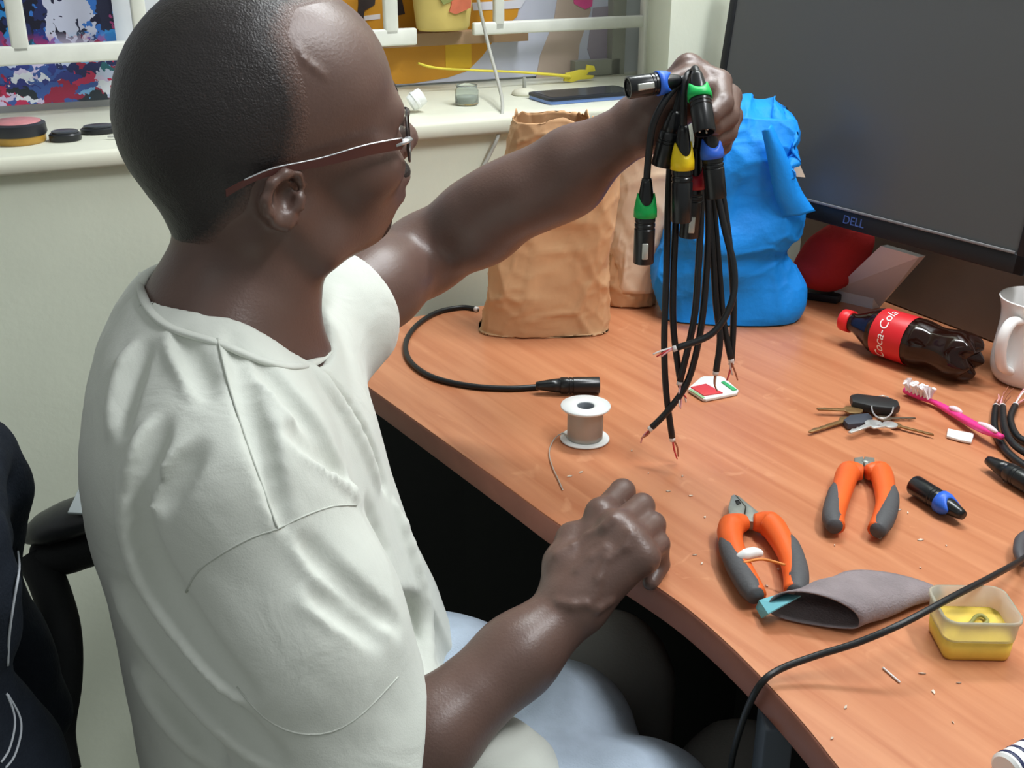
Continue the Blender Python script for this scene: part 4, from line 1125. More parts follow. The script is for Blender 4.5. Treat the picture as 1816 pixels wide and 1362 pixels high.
HELD = [  # label, conn a, conn b, (u,v,dy); ring, male, latch, path from connector to hand, strand from hand to tip, wire colours
    ('cable with green-ringed female connector hanging furthest left from the hand', (1147, 316, -.012), (1141, 466, -.012), 'green', False, True,
     [(1149, 290, -.012), (1156, 230, -.014), (1172, 190, -.014), (1196, 156, -.008)], [(1212, 146, .0), (1196, 200, .006), (1186, 330, .008), (1182, 480, .01), (1178, 600, .008), (1181, 690, .006), (1192, 776, .002)], ['red', 'copper']),
    ('cable with plain black connector tilted beside the thumb', (1198, 196, -.004), (1173, 294, -.002), None, False, False,
     [(1203, 180, -.004), (1208, 160, -.002)], [(1216, 148, .004), (1206, 220, .010), (1200, 360, .012), (1194, 500, .012), (1195, 590, .012), (1208, 686, .008)], ['white', 'red', 'pink']),
    ('cable with yellow-ringed connector in the middle of the held bunch', (1212, 222, -.018), (1208, 392, -.016), 'yellow', True, False,
     [(1212, 200, -.020), (1213, 165, -.018), (1217, 140, -.012)], [(1224, 140, -.002), (1236, 230, .008), (1243, 360, .006), (1238, 480, .004), (1230, 570, .004), (1206, 676, .002)], ['white', 'pink']),
    ('cable with green-ringed connector showing its three pins at the top of the bunch', (1235, 128, -.020), (1250, 236, -.052), 'green', True, False,
     [(1233, 122, -.012), (1228, 128, -.002)], [(1222, 142, .006), (1240, 240, .016), (1256, 380, .012), (1250, 520, .008), (1238, 610, .004), (1218, 680, .002), (1185, 728, .0), (1156, 758, .0)], ['copper', 'red', 'pink']),
    ('cable with blue-ringed connector hanging at the right of the held bunch', (1258, 222, -.012), (1270, 350, -.016), 'blue', True, False,
     [(1254, 205, -.010), (1246, 170, .0), (1236, 150, .002)], [(1226, 146, .010), (1258, 280, .02), (1284, 400, .014), (1302, 480, .006), (1296, 540, -.004), (1262, 592, -.012), (1200, 617, -.016)], ['red', 'pink', 'white']),
    ('cable with blue-ringed female connector pointing left over the wrist', (1206, 142, -.008), (1113, 156, -.022), 'blue', False, True,
     [(1212, 140, -.006), (1218, 140, -.002)], [(1228, 148, .006), (1248, 280, .022), (1262, 420, .018), (1270, 540, .014), (1277, 600, .012), (1270, 658, .010)], ['white', 'copper']),
    ('cable with red-ringed connector half hidden behind the yellow-ringed one', (1236, 262, .004), (1222, 420, .002), 'red', False, True,
     [(1238, 240, .004), (1236, 190, .006), (1228, 160, .006)], [(1226, 150, .014), (1258, 300, .028), (1272, 440, .024), (1282, 560, .02), (1296, 636, .016)], ['copper', 'white']),
    ('bare cable with stripped end hanging furthest right behind the other held cables', None, None, None, True, False,
     [(1242, 200, .026), (1238, 170, .020)], [(1228, 152, .020), (1270, 290, .034), (1292, 420, .03), (1301, 540, .026), (1297, 640, .02)], ['pink', 'red']),
]
for i, (lab_, ca_, cb_, ring, male, latch, up_, dn_, wc) in enumerate(HELD):
    root = thing('microphone_cable', lab_, 'cable', py([dn_[-1]])[0], 'stripped cables held in the raised hand')
    if ca_:
        a, b = py([ca_])[0], py([cb_])[0]
        xlr(root, a, b, 0.0105, ring, male, (0.15 * (i % 3), -1, 0.1), latch)
    pts = catmull(([a + (b - a) * 0.04] if ca_ else []) + py(up_) + py(dn_), 7)
    V, Fc = tube(pts, CR, 10); mesh_obj('cable_sheath', V, Fc, M_cable, root)
    d = pts[-1] - pts[-3]
    V, Fc = tube([pts[-1] - unit(d) * 0.001, pts[-1] + unit(d) * 0.004], CR * 0.9, 10); mesh_obj('inner_sleeve', V, Fc, M_wire['white'], root)
    wires(root, pts[-1] + unit(d) * 0.003, d, wc, 0.017, i)

# cable lying on the desk at the left
dz = DESK + 0.0036
root = thing('microphone_cable', 'single black cable with black connector curling on the desk left of the spool', 'cable', PZ(830, 685))
pts = catmull([PZ(u, v, dz) for u, v in ((848, 549), (820, 545), (775, 554), (738, 578), (720, 608), (727, 640), (765, 668), (830, 684), (900, 689), (955, 686))], 7)
V, Fc = tube(pts, 0.0036, 10); mesh_obj('cable_sheath', V, Fc, M_cable, root)
V, Fc = tube(pts[:3], 0.0038, 10); mesh_obj('inner_sleeve', V, Fc, M_wire['white'], root)
xlr(root, PZ(950, 684, DESK + 0.0108), PZ(1063, 683, DESK + 0.0108), 0.0106, None, True, (0, 0, 1))

# loose connector with blue ring
root = thing('connector', 'loose black connector barrel with blue ring lying right of the cutters', 'connector', PZ(1662, 900))
xlr(root, PZ(1708, 914, DESK + 0.0118), PZ(1622, 860, DESK + 0.0118), 0.0108, 'blue', True, (0, 0, 1))

# bundle at the right edge
for i, (lab_, pix, cols) in enumerate([
    ('stripped cable of the coil at the right edge, nearest the toothbrush', [(1766, 722), (1764, 760), (1785, 800), (1830, 835)], ['copper', 'white', 'pink']),
    ('stripped cable of the coil at the right edge, second from the toothbrush', [(1778, 722), (1782, 760), (1800, 790), (1840, 815)], ['copper', 'pink']),
    ('stripped cable of the coil at the right edge, curving inside the others', [(1800, 720), (1792, 745), (1806, 775), (1845, 795)], ['white', 'copper', 'pink'])]):
    root = thing('microphone_cable', lab_, 'cable', PZ(*pix[1]), 'coiled cables at the right edge')
    z = DESK + 0.0045 + (0.006 if i == 1 else 0.0)
    pts = catmull([PZ(u, v, z) for u, v in pix], 7)
    V, Fc = tube(pts, 0.0040, 10); mesh_obj('cable_sheath', V, Fc, M_cable, root)
    d = unit(pts[0] - pts[2])
    if i < 3:
        V, Fc = tube([pts[0], pts[0] + d * 0.004], 0.0036, 10); mesh_obj('inner_sleeve', V, Fc, M_wire['white'], root)
        wires(root, pts[0] + d * 0.003, d + np.array([0.5, 0.2, 0.2]), cols * 2, 0.03, 20 + i)
root = thing('connector', 'black cable connector lying in front of the coiled cables at the right edge', 'connector', PZ(1780, 842))
xlr(root, PZ(1752, 816, DESK + 0.0112), PZ(1850, 872, DESK + 0.0112), 0.0110, None, True, (0, 0, 1))

# ================================================================== HAND TOOLS AND SMALL THINGS ON THE DESK
M_or = mat('tool_orange', (226, 98, 40), 0.45, 0.4, var=0.06, vscale=40)
M_gr2 = mat('tool_grey_grip', (82, 82, 84), 0.6, 0.3, bump=0.2, bscale=300)
M_st = mat('tool_steel', (150, 152, 144), 0.4, 0.5, metal=0.5, var=0.15, vscale=80)
def handle(root, pix, r, side, z=None):
    z = DESK + r * 1.29 if z is None else z
    pts = catmull([PZ(u, v, z) for u, v in pix], 6); n = len(pts)
    V, Fc = tube(pts, [r * 0.75, r * 1.25, r * 1.1, r * 0.95, r * 0.9, r * 0.8], 14, flat=1.0)
    V = np.array(V); V[:, 2] = z + (V[:, 2] - z) * 1.0
    g = mesh_obj('grip', V, Fc, M_or, root)
    k0 = int(n * 0.36); q = []
    for i in range(k0, n):
        t = unit(pts[min(i + 1, n - 1)] - pts[max(i - 1, 0)]); nn = np.array([-t[1], t[0], 0]) * side
        f = (i - k0) / (n - 1 - k0); q.append(pts[i] + nn * r * (0.55 - 0.35 * f) + np.array([0, 0, 0.0004]) + t * (0.002 * f))
    V, Fc = tube(q, [r * 0.45, r * 0.85, r * 0.95, r * 1.0, r * 1.0, r * 0.75], 14)
    sub('grip_pad', V, Fc, M_gr2, g)
def jaw(root, name, pix, z0, z1, m=None):
    V, Fc = prism([tuple(PZ(u, v, z1)[:2]) for u, v in pix], z0, z1, None, 0.0012); return mesh_obj(name, V, Fc, m or M_st, root, 'auto')
cut = thing('diagonal_cutters', 'diagonal cutters with orange and grey handles, standing open above the pliers', 'cutters', PZ(1530, 880))
jaw(cut, 'jaw', [(1515, 811), (1531, 809), (1532, 828), (1528, 838), (1516, 828)], DESK + 0.004, DESK + 0.013)
jaw(cut, 'jaw', [(1533, 809), (1551, 811), (1553, 828), (1538, 838), (1533, 828)], DESK + 0.004, DESK + 0.013)
V, Fc = lathe([(0, 0.014), (0.004, 0.014), (0.0045, 0.012), (0.0045, 0.004), (0, 0.004)], 20, frame(PZ(1533, 838), (0, 0, 1), (1, 0, 0)))
mesh_obj('pivot', V, Fc, M_st, cut)
handle(cut, [(1530, 838), (1506, 838), (1496, 862), (1488, 890), (1482, 915), (1484, 934)], 0.0096, -1)
handle(cut, [(1537, 838), (1560, 838), (1568, 862), (1570, 890), (1564, 916), (1553, 940)], 0.0096, 1)
pli = thing('pliers', 'combination pliers with orange and grey handles tied with a rubber band', 'pliers', PZ(1350, 970))
jaw(pli, 'jaw', [(1297, 878), (1303, 876), (1322, 898), (1318, 922), (1294, 916), (1291, 900)], DESK + 0.004, DESK + 0.014)
jaw(pli, 'jaw', [(1304, 876), (1312, 880), (1346, 908), (1342, 926), (1320, 922), (1323, 898)], DESK + 0.004, DESK + 0.014)
jaw(pli, 'jaw_gap', [(1304, 888), (1310, 887), (1314, 893), (1307, 895)], DESK + 0.0136, DESK + 0.0144, mat('jaw_dark', (28, 26, 24), 0.7))
handle(pli, [(1322, 926), (1298, 934), (1296, 958), (1310, 996), (1328, 1030), (1343, 1056)], 0.0100, -1)
handle(pli, [(1336, 926), (1364, 930), (1382, 952), (1398, 984), (1407, 1018), (1407, 1050)], 0.0100, 1)
V, Fc = tube(catmull([PZ(1318, 998, DESK + 0.022), PZ(1352, 992, DESK + 0.021), PZ(1392, 1002, DESK + 0.022)], 6), 0.0013, 8)
mesh_obj('rubber_band', V, Fc, mat('band_orange', (214, 132, 60), 0.6), pli)
V, Fc = tube(catmull([PZ(1308, 990, DESK + 0.020), PZ(1322, 984, DESK + 0.023), PZ(1338, 980, DESK + 0.023), PZ(1350, 982, DESK + 0.020)], 5), [0.003, 0.0052, 0.0050, 0.0028], 10)
mesh_obj('tape_lump', V, Fc, mat('tape_white', (238, 238, 236), 0.6), pli)

# sandpaper folded into a flat sleeve
sp_ = thing('sandpaper_sheet', 'worn grey sandpaper folded into an open sleeve with a teal strip', 'sandpaper', PZ(1500, 1090))
l0, r0 = PZ(1360, 1096), PZ(1522, 1128); l1, r1 = PZ(1484, 1034), PZ(1672, 1066)
V, Fc = [], []
ns, nt = 14, 40
for i in range(ns):
    f = i / (ns - 1); a, b = l0 + (l1 - l0) * f, r0 + (r1 - r0) * f; h = 0.031 * (1 - 0.45 * f); w = b - a
    for k in range(nt):
        t = 2 * math.pi * k / nt
        c, s = math.cos(t), math.sin(t)
        y = (0.5 + 0.5 * abs(s) ** 0.9) if s > 0 else (0.5 - 0.5 * abs(s) ** 0.7)
        p = a + w * (0.5 - 0.5 * c) + np.array([0, 0, 0.0012 + h * (0.35 + 0.65 * max(0, s) ** 0.9 - 0.35 * max(0, -s) ** 0.6)])
        p = p + np.array([0, 0, 0.001 * math.sin(i * 0.9 + k * 0.3)]); p[2] = max(p[2], DESK + 0.001)
        V.append(p)
for i in range(ns - 1):
    for k in range(nt): Fc.append((i * nt + k, i * nt + (k + 1) % nt, (i + 1) * nt + (k + 1) % nt, (i + 1) * nt + k))
thick(mesh_obj('sleeve', V, Fc, mat('sandpaper_grey', (136, 126, 128), 0.9, 0.15, var=0.14, vscale=30, bump=0.5, bscale=500), sp_), 0.0012)
q = [PZ(1340, 1078, DESK + 0.004), PZ(1346, 1064, DESK + 0.012), PZ(1385, 1052, DESK + 0.016), PZ(1420, 1056, DESK + 0.022), PZ(1394, 1070, DESK + 0.022), PZ(1362, 1088, DESK + 0.015), PZ(1350, 1096, DESK + 0.004)]
thick(mesh_obj('teal_strip', q, [(0, 1, 5, 6), (1, 2, 4, 5), (2, 3, 4)], mat('teal_paper', (112, 176, 186), 0.8, 0.2), sp_, False), 0.001)

# flux tub
fm = PZ(1716, 1142); FM = frame(fm, (0, 0, 1), unit(PZ(1782, 1172) - PZ(1672, 1170)))
tubn = thing('flux_tub', 'small square clear plastic tub of yellow soldering flux', 'tub', fm)
def rsq(a, b, r, n=6):
    o = []
    for cx, cy, s in ((a - r, b - r, 0), (-(a - r), b - r, 90), (-(a - r), -(b - r), 180), (a - r, -(b - r), 270)):
        for k in range(n + 1):
            t = math.radians(s + 90 * k / n); o.append((cx + r * math.cos(t), cy + r * math.sin(t)))
    return o
def loft(rings, M):
    V, Fc, n = [], [], len(rings[0][0])
    for pl_, z in rings: V += [(x, y, z) for x, y in pl_]
    for i in range(len(rings) - 1):
        for k in range(n): Fc.append((i * n + k, i * n + (k + 1) % n, (i + 1) * n + (k + 1) % n, (i + 1) * n + k))
    Fc.append(tuple(range(n))[::-1]); Fc.append(tuple((len(rings) - 1) * n + k for k in range(n)))
    return xf(M, V), Fc
A, B = 0.0270, 0.0235
V, Fc = loft([(rsq(A * 0.93, B * 0.93, 0.006), 0.0006), (rsq(A * 0.97, B * 0.97, 0.007), 0.004), (rsq(A, B, 0.008), 0.0195), (rsq(A * 0.9, B * 0.9, 0.007), 0.0188), (rsq(A * 0.5, B * 0.5, 0.006), 0.0170)], FM)
mesh_obj('flux', V, Fc, mat('yellow_flux', (232, 198, 84), 0.4, 0.45, var=0.06, vscale=60), tubn)
V, Fc = loft([(rsq(A * 1.03, B * 1.03, 0.009), 0.0180), (rsq(A * 1.08, B * 1.08, 0.010), 0.034), (rsq(A * 1.13, B * 1.13, 0.011), 0.0345), (rsq(A * 1.13, B * 1.13, 0.011), 0.0375), (rsq(A * 1.06, B * 1.06, 0.010), 0.0375), (rsq(A * 1.0, B * 1.0, 0.009), 0.0195)], FM)
Fc = Fc[:-2]
mesh_obj('clear_wall', V, Fc, mat('frosted_clear_plastic', (236, 240, 226), 0.35, 0.5, trans=0.75, ior=1.2), tubn)
V, Fc = tube(catmull([xf(FM, [p])[0] for p in ((-0.010, -0.006, 0.019), (-0.002, -0.002, 0.021), (0.006, 0.008, 0.0205), (0.012, 0.010, 0.020), (0.013, 0.002, 0.020), (0.004, -0.005, 0.0200))], 5), 0.0016, 8)
mesh_obj('scooped_streak', V, Fc, mat('flux_dark', (150, 146, 84), 0.4), tubn)

# soldering-iron cord across the corner
cord = thing('power_cord', 'thin black power cord arching over the sandpaper and down the desk front', 'cord', PZ(1400, 1180))
cp = [PZ(1850, 962, DESK + 0.012), PZ(1816, 990, DESK + 0.016), PZ(1760, 1022, DESK + 0.036), PZ(1690, 1058, DESK + 0.048), PZ(1600, 1106, DESK + 0.043), PZ(1520, 1140, DESK + 0.030), PZ(1450, 1162, DESK + 0.020), PZ(1385, 1186, DESK + 0.012), PZ(1350, 1212, DESK + 0.004),
      PZ(1325, 1258, DESK - 0.03), PZ(1305, 1318, DESK - 0.075), PZ(1296, 1362, DESK - 0.11), PZ(1292, 1420, DESK - 0.16)]
V, Fc = tube(catmull(cp, 7), 0.0027, 10); mesh_obj('cord', V, Fc, M_cable, cord)
V, Fc = tube(catmull([PZ(1814, 1000, DESK + 0.012), PZ(1808, 980, DESK + 0.012), PZ(1812, 958, DESK + 0.012), PZ(1830, 945, DESK + 0.012)], 5), [0.003, 0.0055, 0.006, 0.005], 12)
mesh_obj('cord_clip', V, Fc, mat('clip_grey', (74, 72, 76), 0.5), cord)

# keys
kg = thing('key_bunch', 'bunch of brass and silver keys with a black fob on a ring', 'keys', PZ(1560, 745))
M_brass = mat('key_brass', (150, 118, 78), 0.35, 0.5, metal=0.6, var=0.2, vscale=90); M_sil = mat('key_silver', (206, 208, 206), 0.3, 0.5, metal=0.5)
V, Fc = tube(catmull([PZ(1565 + 19 * math.cos(t), 722 + 20 * math.sin(t), DESK + 0.014 + 0.007 * math.sin(t)) for t in np.linspace(0, 2 * math.pi, 13)[:-1]], 3, True), 0.0009, 8, closed=True)
mesh_obj('ring', V, Fc, M_sil, kg)
def key(a, b, z, m, rh=0.011, blade=0.0032):
    A_, B_ = PZ(*a, z), PZ(*b, z); d = B_ - A_; L = np.linalg.norm(d); M = frame(A_, d, (0, 0, 1))
    M2 = np.eye(4); M2[:3, 0] = unit(d); M2[:3, 1] = np.cross([0, 0, 1], unit(d)); M2[:3, 2] = (0, 0, 1); M2[:3, 3] = A_
    pts = [(rh * (1 - math.cos(t)), rh * 0.95 * math.sin(t)) for t in np.linspace(math.radians(-152), math.radians(152), 18)]
    pts = [(-(x - 2 * rh) if False else x, y) for x, y in pts]
    head = [(rh - rh * math.cos(t), rh * 0.95 * math.sin(t)) for t in np.linspace(math.radians(160), math.radians(-160), 18)]
    head = [(2 * rh - x if False else x, y) for x, y in head]
    body_ = [(2 * rh * 0.92, -blade), (L * 0.55, -blade), (L * 0.60, -blade * 0.5), (L * 0.66, -blade), (L * 0.74, -blade * 0.4), (L * 0.82, -blade), (L * 0.9, -blade * 0.5), (L, 0), (L * 0.97, blade), (2 * rh * 0.92, blade)]
    pl2 = [(rh + rh * math.cos(t), rh * 0.95 * math.sin(t)) for t in np.linspace(math.radians(20), math.radians(340), 18)] + body_
    V, Fc = prism(pl2, -0.001, 0.001, M2, 0.0003); return mesh_obj('key', V, Fc, m, kg, 'auto')
key((1530, 728), (1448, 725), DESK + 0.007, M_brass); key((1512, 742), (1433, 766), DESK + 0.004, M_brass, 0.009)
key((1560, 748), (1504, 767), DESK + 0.008, M_sil, 0.010); key((1580, 752), (1656, 772), DESK + 0.004, M_brass, 0.006, 0.0022)
key((1556, 742), (1624, 742), DESK + 0.003, mat('key_dark', (112, 96, 80), 0.4, metal=0.5), 0.008, 0.002); key((1590, 752), (1545, 758), DESK + 0.011, M_sil, 0.0085)
fm_ = [PZ(u, v, DESK + 0.016) for u, v in ((1508, 698), (1520, 695), (1578, 702), (1594, 708), (1597, 716), (1586, 722), (1550, 718), (1512, 710))]
V, Fc = prism([tuple(p[:2]) for p in fm_], DESK + 0.004, DESK + 0.015, None, 0.003); mesh_obj('fob', V, Fc, mat('fob_black', (34, 34, 34), 0.5), kg, 'auto')
fm_ = [PZ(u, v, DESK + 0.008) for u, v in ((1496, 744), (1508, 735), (1540, 732), (1548, 740), (1530, 750), (1504, 752))]
V, Fc = prism([tuple(p[:2]) for p in fm_], DESK + 0.001, DESK + 0.008, None, 0.001); mesh_obj('key_head_cover', V, Fc, mat('cover_slate', (62, 66, 76), 0.5), kg, 'auto')

# toothbrush
tb_ = thing('toothbrush', 'pink and white toothbrush with splayed bristles lying on the desk', 'toothbrush', PZ(1690, 735))
M_pink = mat('pink_plastic', (236, 60, 142), 0.35, 0.5)
hp_ = catmull([PZ(u, v, DESK + z) for u, v, z in ((1606, 692, .006), (1632, 704, .006), (1662, 716, .006), (1700, 738, .008), (1740, 760, .012), (1777, 775, .0155))], 7)
V, Fc = tube(hp_, [0.0052, 0.005, 0.0034, 0.0052, 0.0058, 0.0056, 0.0038], 14, flat=0.8); hb = mesh_obj('handle', V, Fc, M_pink, tb_)
V, Fc = tube([hp_[0] - unit(hp_[3] - hp_[0]) * 0.003, hp_[0]], [0.002, 0.0050], 12); 
for a, b, zi in (((1684, 722), (1706, 732), 0.0125), ((1735, 750), (1768, 766), 0.0165)):
    V, Fc = tube(catmull([PZ(a[0], a[1], DESK + zi), PZ((a[0] + b[0]) / 2, (a[1] + b[1]) / 2 - 1, DESK + zi + 0.001), PZ(*b, DESK + zi + (0.003 if zi > 0.013 else 0))], 4), [0.0014, 0.0032, 0.0034, 0.0014], 12)
    sub('inlay', V, Fc, mat('pale_inlay', (248, 214, 226), 0.4), hb)
rnd = random.Random(5); tufts = []
hd0, hd1 = PZ(1610, 692, DESK + 0.010), PZ(1648, 707, DESK + 0.010)
for i in range(7):
    for j in (-1, 0, 1):
        b0 = hd0 + (hd1 - hd0) * i / 6 + np.array([0.0024 * j, 0.0024 * j, 0]); e = b0 + np.array([rnd.uniform(-.008, .003), rnd.uniform(-.005, .006), 0.0125])
        tufts.append(tube([b0, (b0 + e) / 2 + np.array([0, 0, 0.001]), e], [0.0012, 0.0018, 0.0030], 6))
V, Fc = merge(*tufts)
tag(mesh_obj('bristles', V, Fc, mat('bristle_white', (232, 222, 222), 0.8), tb_, 'auto'), kind='stuff')

# white plastic scrap
sc2 = [PZ(u, v) for u, v in ((1680, 765), (1700, 769), (1727, 774), (1722, 789), (1702, 785), (1678, 778))]
V, Fc = prism([tuple(p[:2]) for p in sc2], DESK + 0.0008, DESK + 0.004, None, 0.0008)
tag(mesh_obj('plastic_scrap', V, Fc, M_pl, None, 'auto'), 'small white strip of plastic on the desk below the toothbrush', 'scrap')

# card case
cc = thing('card_case', 'small white card case with red and green inserts under the hanging cables', 'case', PZ(1266, 690))
V, Fc = prism([tuple(PZ(u, v, DESK + 0.004)[:2]) for u, v in ((1220, 690), (1224, 685), (1243, 669), (1248, 667), (1278, 667), (1284, 669), (1310, 692), (1307, 697), (1252, 708), (1246, 707))], DESK + 0.0006, DESK + 0.0042, None, 0.0008)
mesh_obj('case_tray', V, Fc, mat('case_white', (226, 228, 224), 0.35), cc, 'auto')
for nm, pix, rgb, z in (('red_card', ((1225, 686), (1252, 680), (1282, 696), (1248, 701)), (206, 64, 66), 0.0056), ('green_strip', ((1279, 677), (1284, 675), (1307, 690), (1300, 692)), (60, 166, 100), 0.0056), ('green_strip', ((1222, 691), (1225, 689), (1250, 704), (1246, 706)), (140, 178, 130), 0.0050)):
    V, Fc = prism([tuple(PZ(u, v, DESK + z)[:2]) for u, v in pix], DESK + 0.004, DESK + z, None, 0.0003)
    mesh_obj(nm, V, Fc, mat(nm + str(z), rgb, 0.4), cc, 'auto')

# striped tube at the bottom right corner
tn = thing('striped_tube', 'white and navy striped tube cut off by the lower right corner', 'tube', PZ(1810, 1360))
TA, TB = PZ(1782, 1368, DESK + 0.0128), PZ(1866, 1322, DESK + 0.0128); TM = frame(TA, TB - TA, (0, 0, 1)); tl = np.linalg.norm(TB - TA)
V, Fc = lathe([(0, 0), (0.010, 0), (0.012, 0.002), (0.012, tl), (0, tl)], 32, TM); mesh_obj('tube_body', V, Fc, M_pl, tn, 'auto')
for z0 in (0.004, 0.013, 0.024):
    V, Fc = lathe([(0.0119, z0), (0.0123, z0 + 0.0003), (0.0123, z0 + 0.003), (0.0119, z0 + 0.0033)], 32, TM); mesh_obj('navy_band', V, Fc, mat('navy', (40, 48, 84), 0.4), tn)

# crumbs, clippings and smudges of work on the desk
rnd = random.Random(11); bits = []
spots = [(1185, 872), (1225, 880), (1250, 918), (1176, 950), (1030, 838), (1010, 845), (1245, 1000), (1232, 985), (1480, 968), (1560, 955), (1595, 905), (1610, 910), (1632, 958), (1678, 968), (1632, 1008), (1580, 870), (1635, 1195), (1655, 1228), (1700, 1212), (1500, 1255), (1475, 1310), (1690, 1282), (1780, 855), (1120, 800), (1210, 845), (1150, 840), (1380, 1010), (1360, 1040), (1390, 1060)]
for u, v in spots:
    c = PZ(u, v); a = rnd.uniform(0, 6.3); L = rnd.uniform(0.0012, 0.0032); w = L * rnd.uniform(0.3, 0.6)
    M = frame(c, (0, 0, 1), (math.cos(a), math.sin(a), 0)); bits.append(prism([(-L, -w * 0.5), (0, -w), (L, 0), (0.2 * L, w)], 0.0002, 0.0010, M))
V, Fc = merge(*bits)
tag(mesh_obj('clippings', V, Fc, mat('clipping_mixed', (150, 120, 100), 0.7, rgb2=(230, 220, 205), var=0.1, vscale=40), None, False), 'tiny wire clippings and crumbs scattered over the desk', 'clippings', kind='stuff')
V, Fc = tube([PZ(1566, 1184, DESK + 0.0012), PZ(1596, 1210, DESK + 0.0012)], 0.0008, 6)
tag(mesh_obj('wire_clipping', V, Fc, M_wire['white']), 'pale straight wire clipping on the desk below the power cord', 'clipping')
for u, v, lx in ((1232, 918, 0.011), (1214, 896, 0.006)):
    pass

# ================================================================== WINDOW SILL
sz = SILL
def PS(u, v, z=0.0): return PZ(u, v, sz + z)
# tape roll
c = PS(34, 252); TMx = frame(c, (0, 0, 1), (1, 0, 0))
tr = thing('tape_roll', 'roll of tape with dark label and pink top on the sill at far left', 'tape', c)
V, Fc = lathe([(0, 0.0004), (0.032, 0.0004), (0.0335, 0.003), (0.0335, 0.010), (0, 0.010)], 40, TMx); mesh_obj('amber_tape', V, Fc, mat('amber_tape', (180, 140, 62), 0.3), tr, 'auto')
V, Fc = lathe([(0, 0.0102), (0.0345, 0.0102), (0.036, 0.013), (0.035, 0.024), (0.031, 0.026), (0, 0.0262)], 40, TMx); mesh_obj('label_band', V, Fc, mat('label_dark', (40, 42, 48), 0.4), tr, 'auto')
V, Fc = lathe([(0.0300, 0.0258), (0.0296, 0.0272), (0, 0.0272)], 40, TMx); mesh_obj('pink_disc', V, Fc, mat('pink_disc', (196, 128, 132), 0.5, var=0.12, vscale=60), tr)
V, Fc = box((-0.0352 * 0, -0.0356, 0.018), (0.022, 0.0008, 0.005), frame(c, (0, 0, 1), (0.96, -0.25, 0)) if False else TMx, 0.0002)
# two black oval objects and a key
def puck(name, label, u, v, rx, ry, h, grp):
    c = PS(u, v); M = frame(c, (0, 0, 1), (0.9, 0.4, 0))
    o = thing(name, label, 'lens cap' if name == 'lens_cap' else 'fob', c, grp)
    for nm, z0, z1, k in (('body', 0.0004, h, 1.0), ('rim', h, h + 0.003, 0.82)):
        V, Fc = lathe([(0, z0), (0.94 * k, z0), (k, z0 + 0.15 * (z1 - z0)), (k, z1 - 0.2 * (z1 - z0)), (0.9 * k, z1), (0, z1)], 32)
        V = np.array(V); V[:, 0] *= rx; V[:, 1] *= ry; mesh_obj(nm, xf(M, V), Fc, mat('black_' + nm, (34, 36, 40) if nm == 'body' else (62, 66, 72), 0.3, 0.5), o, 'auto')
    return o
puck('lens_cap', 'flat black cap on the sill beside the tape roll', 117, 249, 0.020, 0.018, 0.010, None)
kf = puck('key_fob', 'black oval key fob with a steel tip on the sill, nearest the head', 177, 236, 0.024, 0.017, 0.008, None)
V, Fc = box((0, 0, 0), (0.03, 0.004, 0.002), frame(PS(212, 242, 0.004), (0, 0, 1), (1, 0.1, 0)), 0.0005); mesh_obj('steel_tip', V, Fc, M_sil, kf)
# phone
ph = thing('mobile_phone', 'black mobile phone with blue edge lying on the sill corner', 'phone', PS(1060, 172))
cor = [PS(942, 166), PS(978, 186)]
e1 = unit(PS(1150, 172) - PS(978, 186)); e2 = unit(PS(944, 160) - PS(978, 186)); e2 = unit(e2 - np.dot(e2, e1) * e1)
PM = np.eye(4); PM[:3, 0] = e1; PM[:3, 1] = e2; PM[:3, 2] = np.cross(e1, e2) if np.cross(e1, e2)[2] > 0 else -np.cross(e1, e2); PM[:3, 3] = PS(976, 187)
if np.cross(e1, e2)[2] < 0: PM[:3, 1] = -e2
sgn = 1 if np.dot(PM[:3, 1], e2) > 0 else -1
V, Fc = loft([(rsq(0.080, 0.038, 0.008), 0.0005), (rsq(0.080, 0.038, 0.008), 0.0055)], np.array(PM) @ np.array([[1, 0, 0, 0.080], [0, 1, 0, sgn * 0.038], [0, 0, 1, 0], [0, 0, 0, 1]]))
mesh_obj('blue_frame', V, Fc, mat('phone_blue', (110, 140, 200), 0.3, 0.5, metal=0.3), ph, 'auto')
V, Fc = loft([(rsq(0.081, 0.039, 0.008), 0.0055), (rsq(0.081, 0.039, 0.008), 0.0095), (rsq(0.078, 0.036, 0.008), 0.0105)], np.array(PM) @ np.array([[1, 0, 0, 0.080], [0, 1, 0, sgn * 0.038], [0, 0, 1, 0], [0, 0, 0, 1]]))
mesh_obj('case', V, Fc, mat('phone_case', (30, 34, 42), 0.4), ph, 'auto')
V, Fc = loft([(rsq(0.075, 0.034, 0.006), 0.0104), (rsq(0.075, 0.034, 0.006), 0.0109)], np.array(PM) @ np.array([[1, 0, 0, 0.080], [0, 1, 0, sgn * 0.038], [0, 0, 1, 0], [0, 0, 0, 1]]))
mesh_obj('screen', V, Fc, mat('phone_screen', (44, 48, 52), 0.15, 0.5), ph, 'auto')
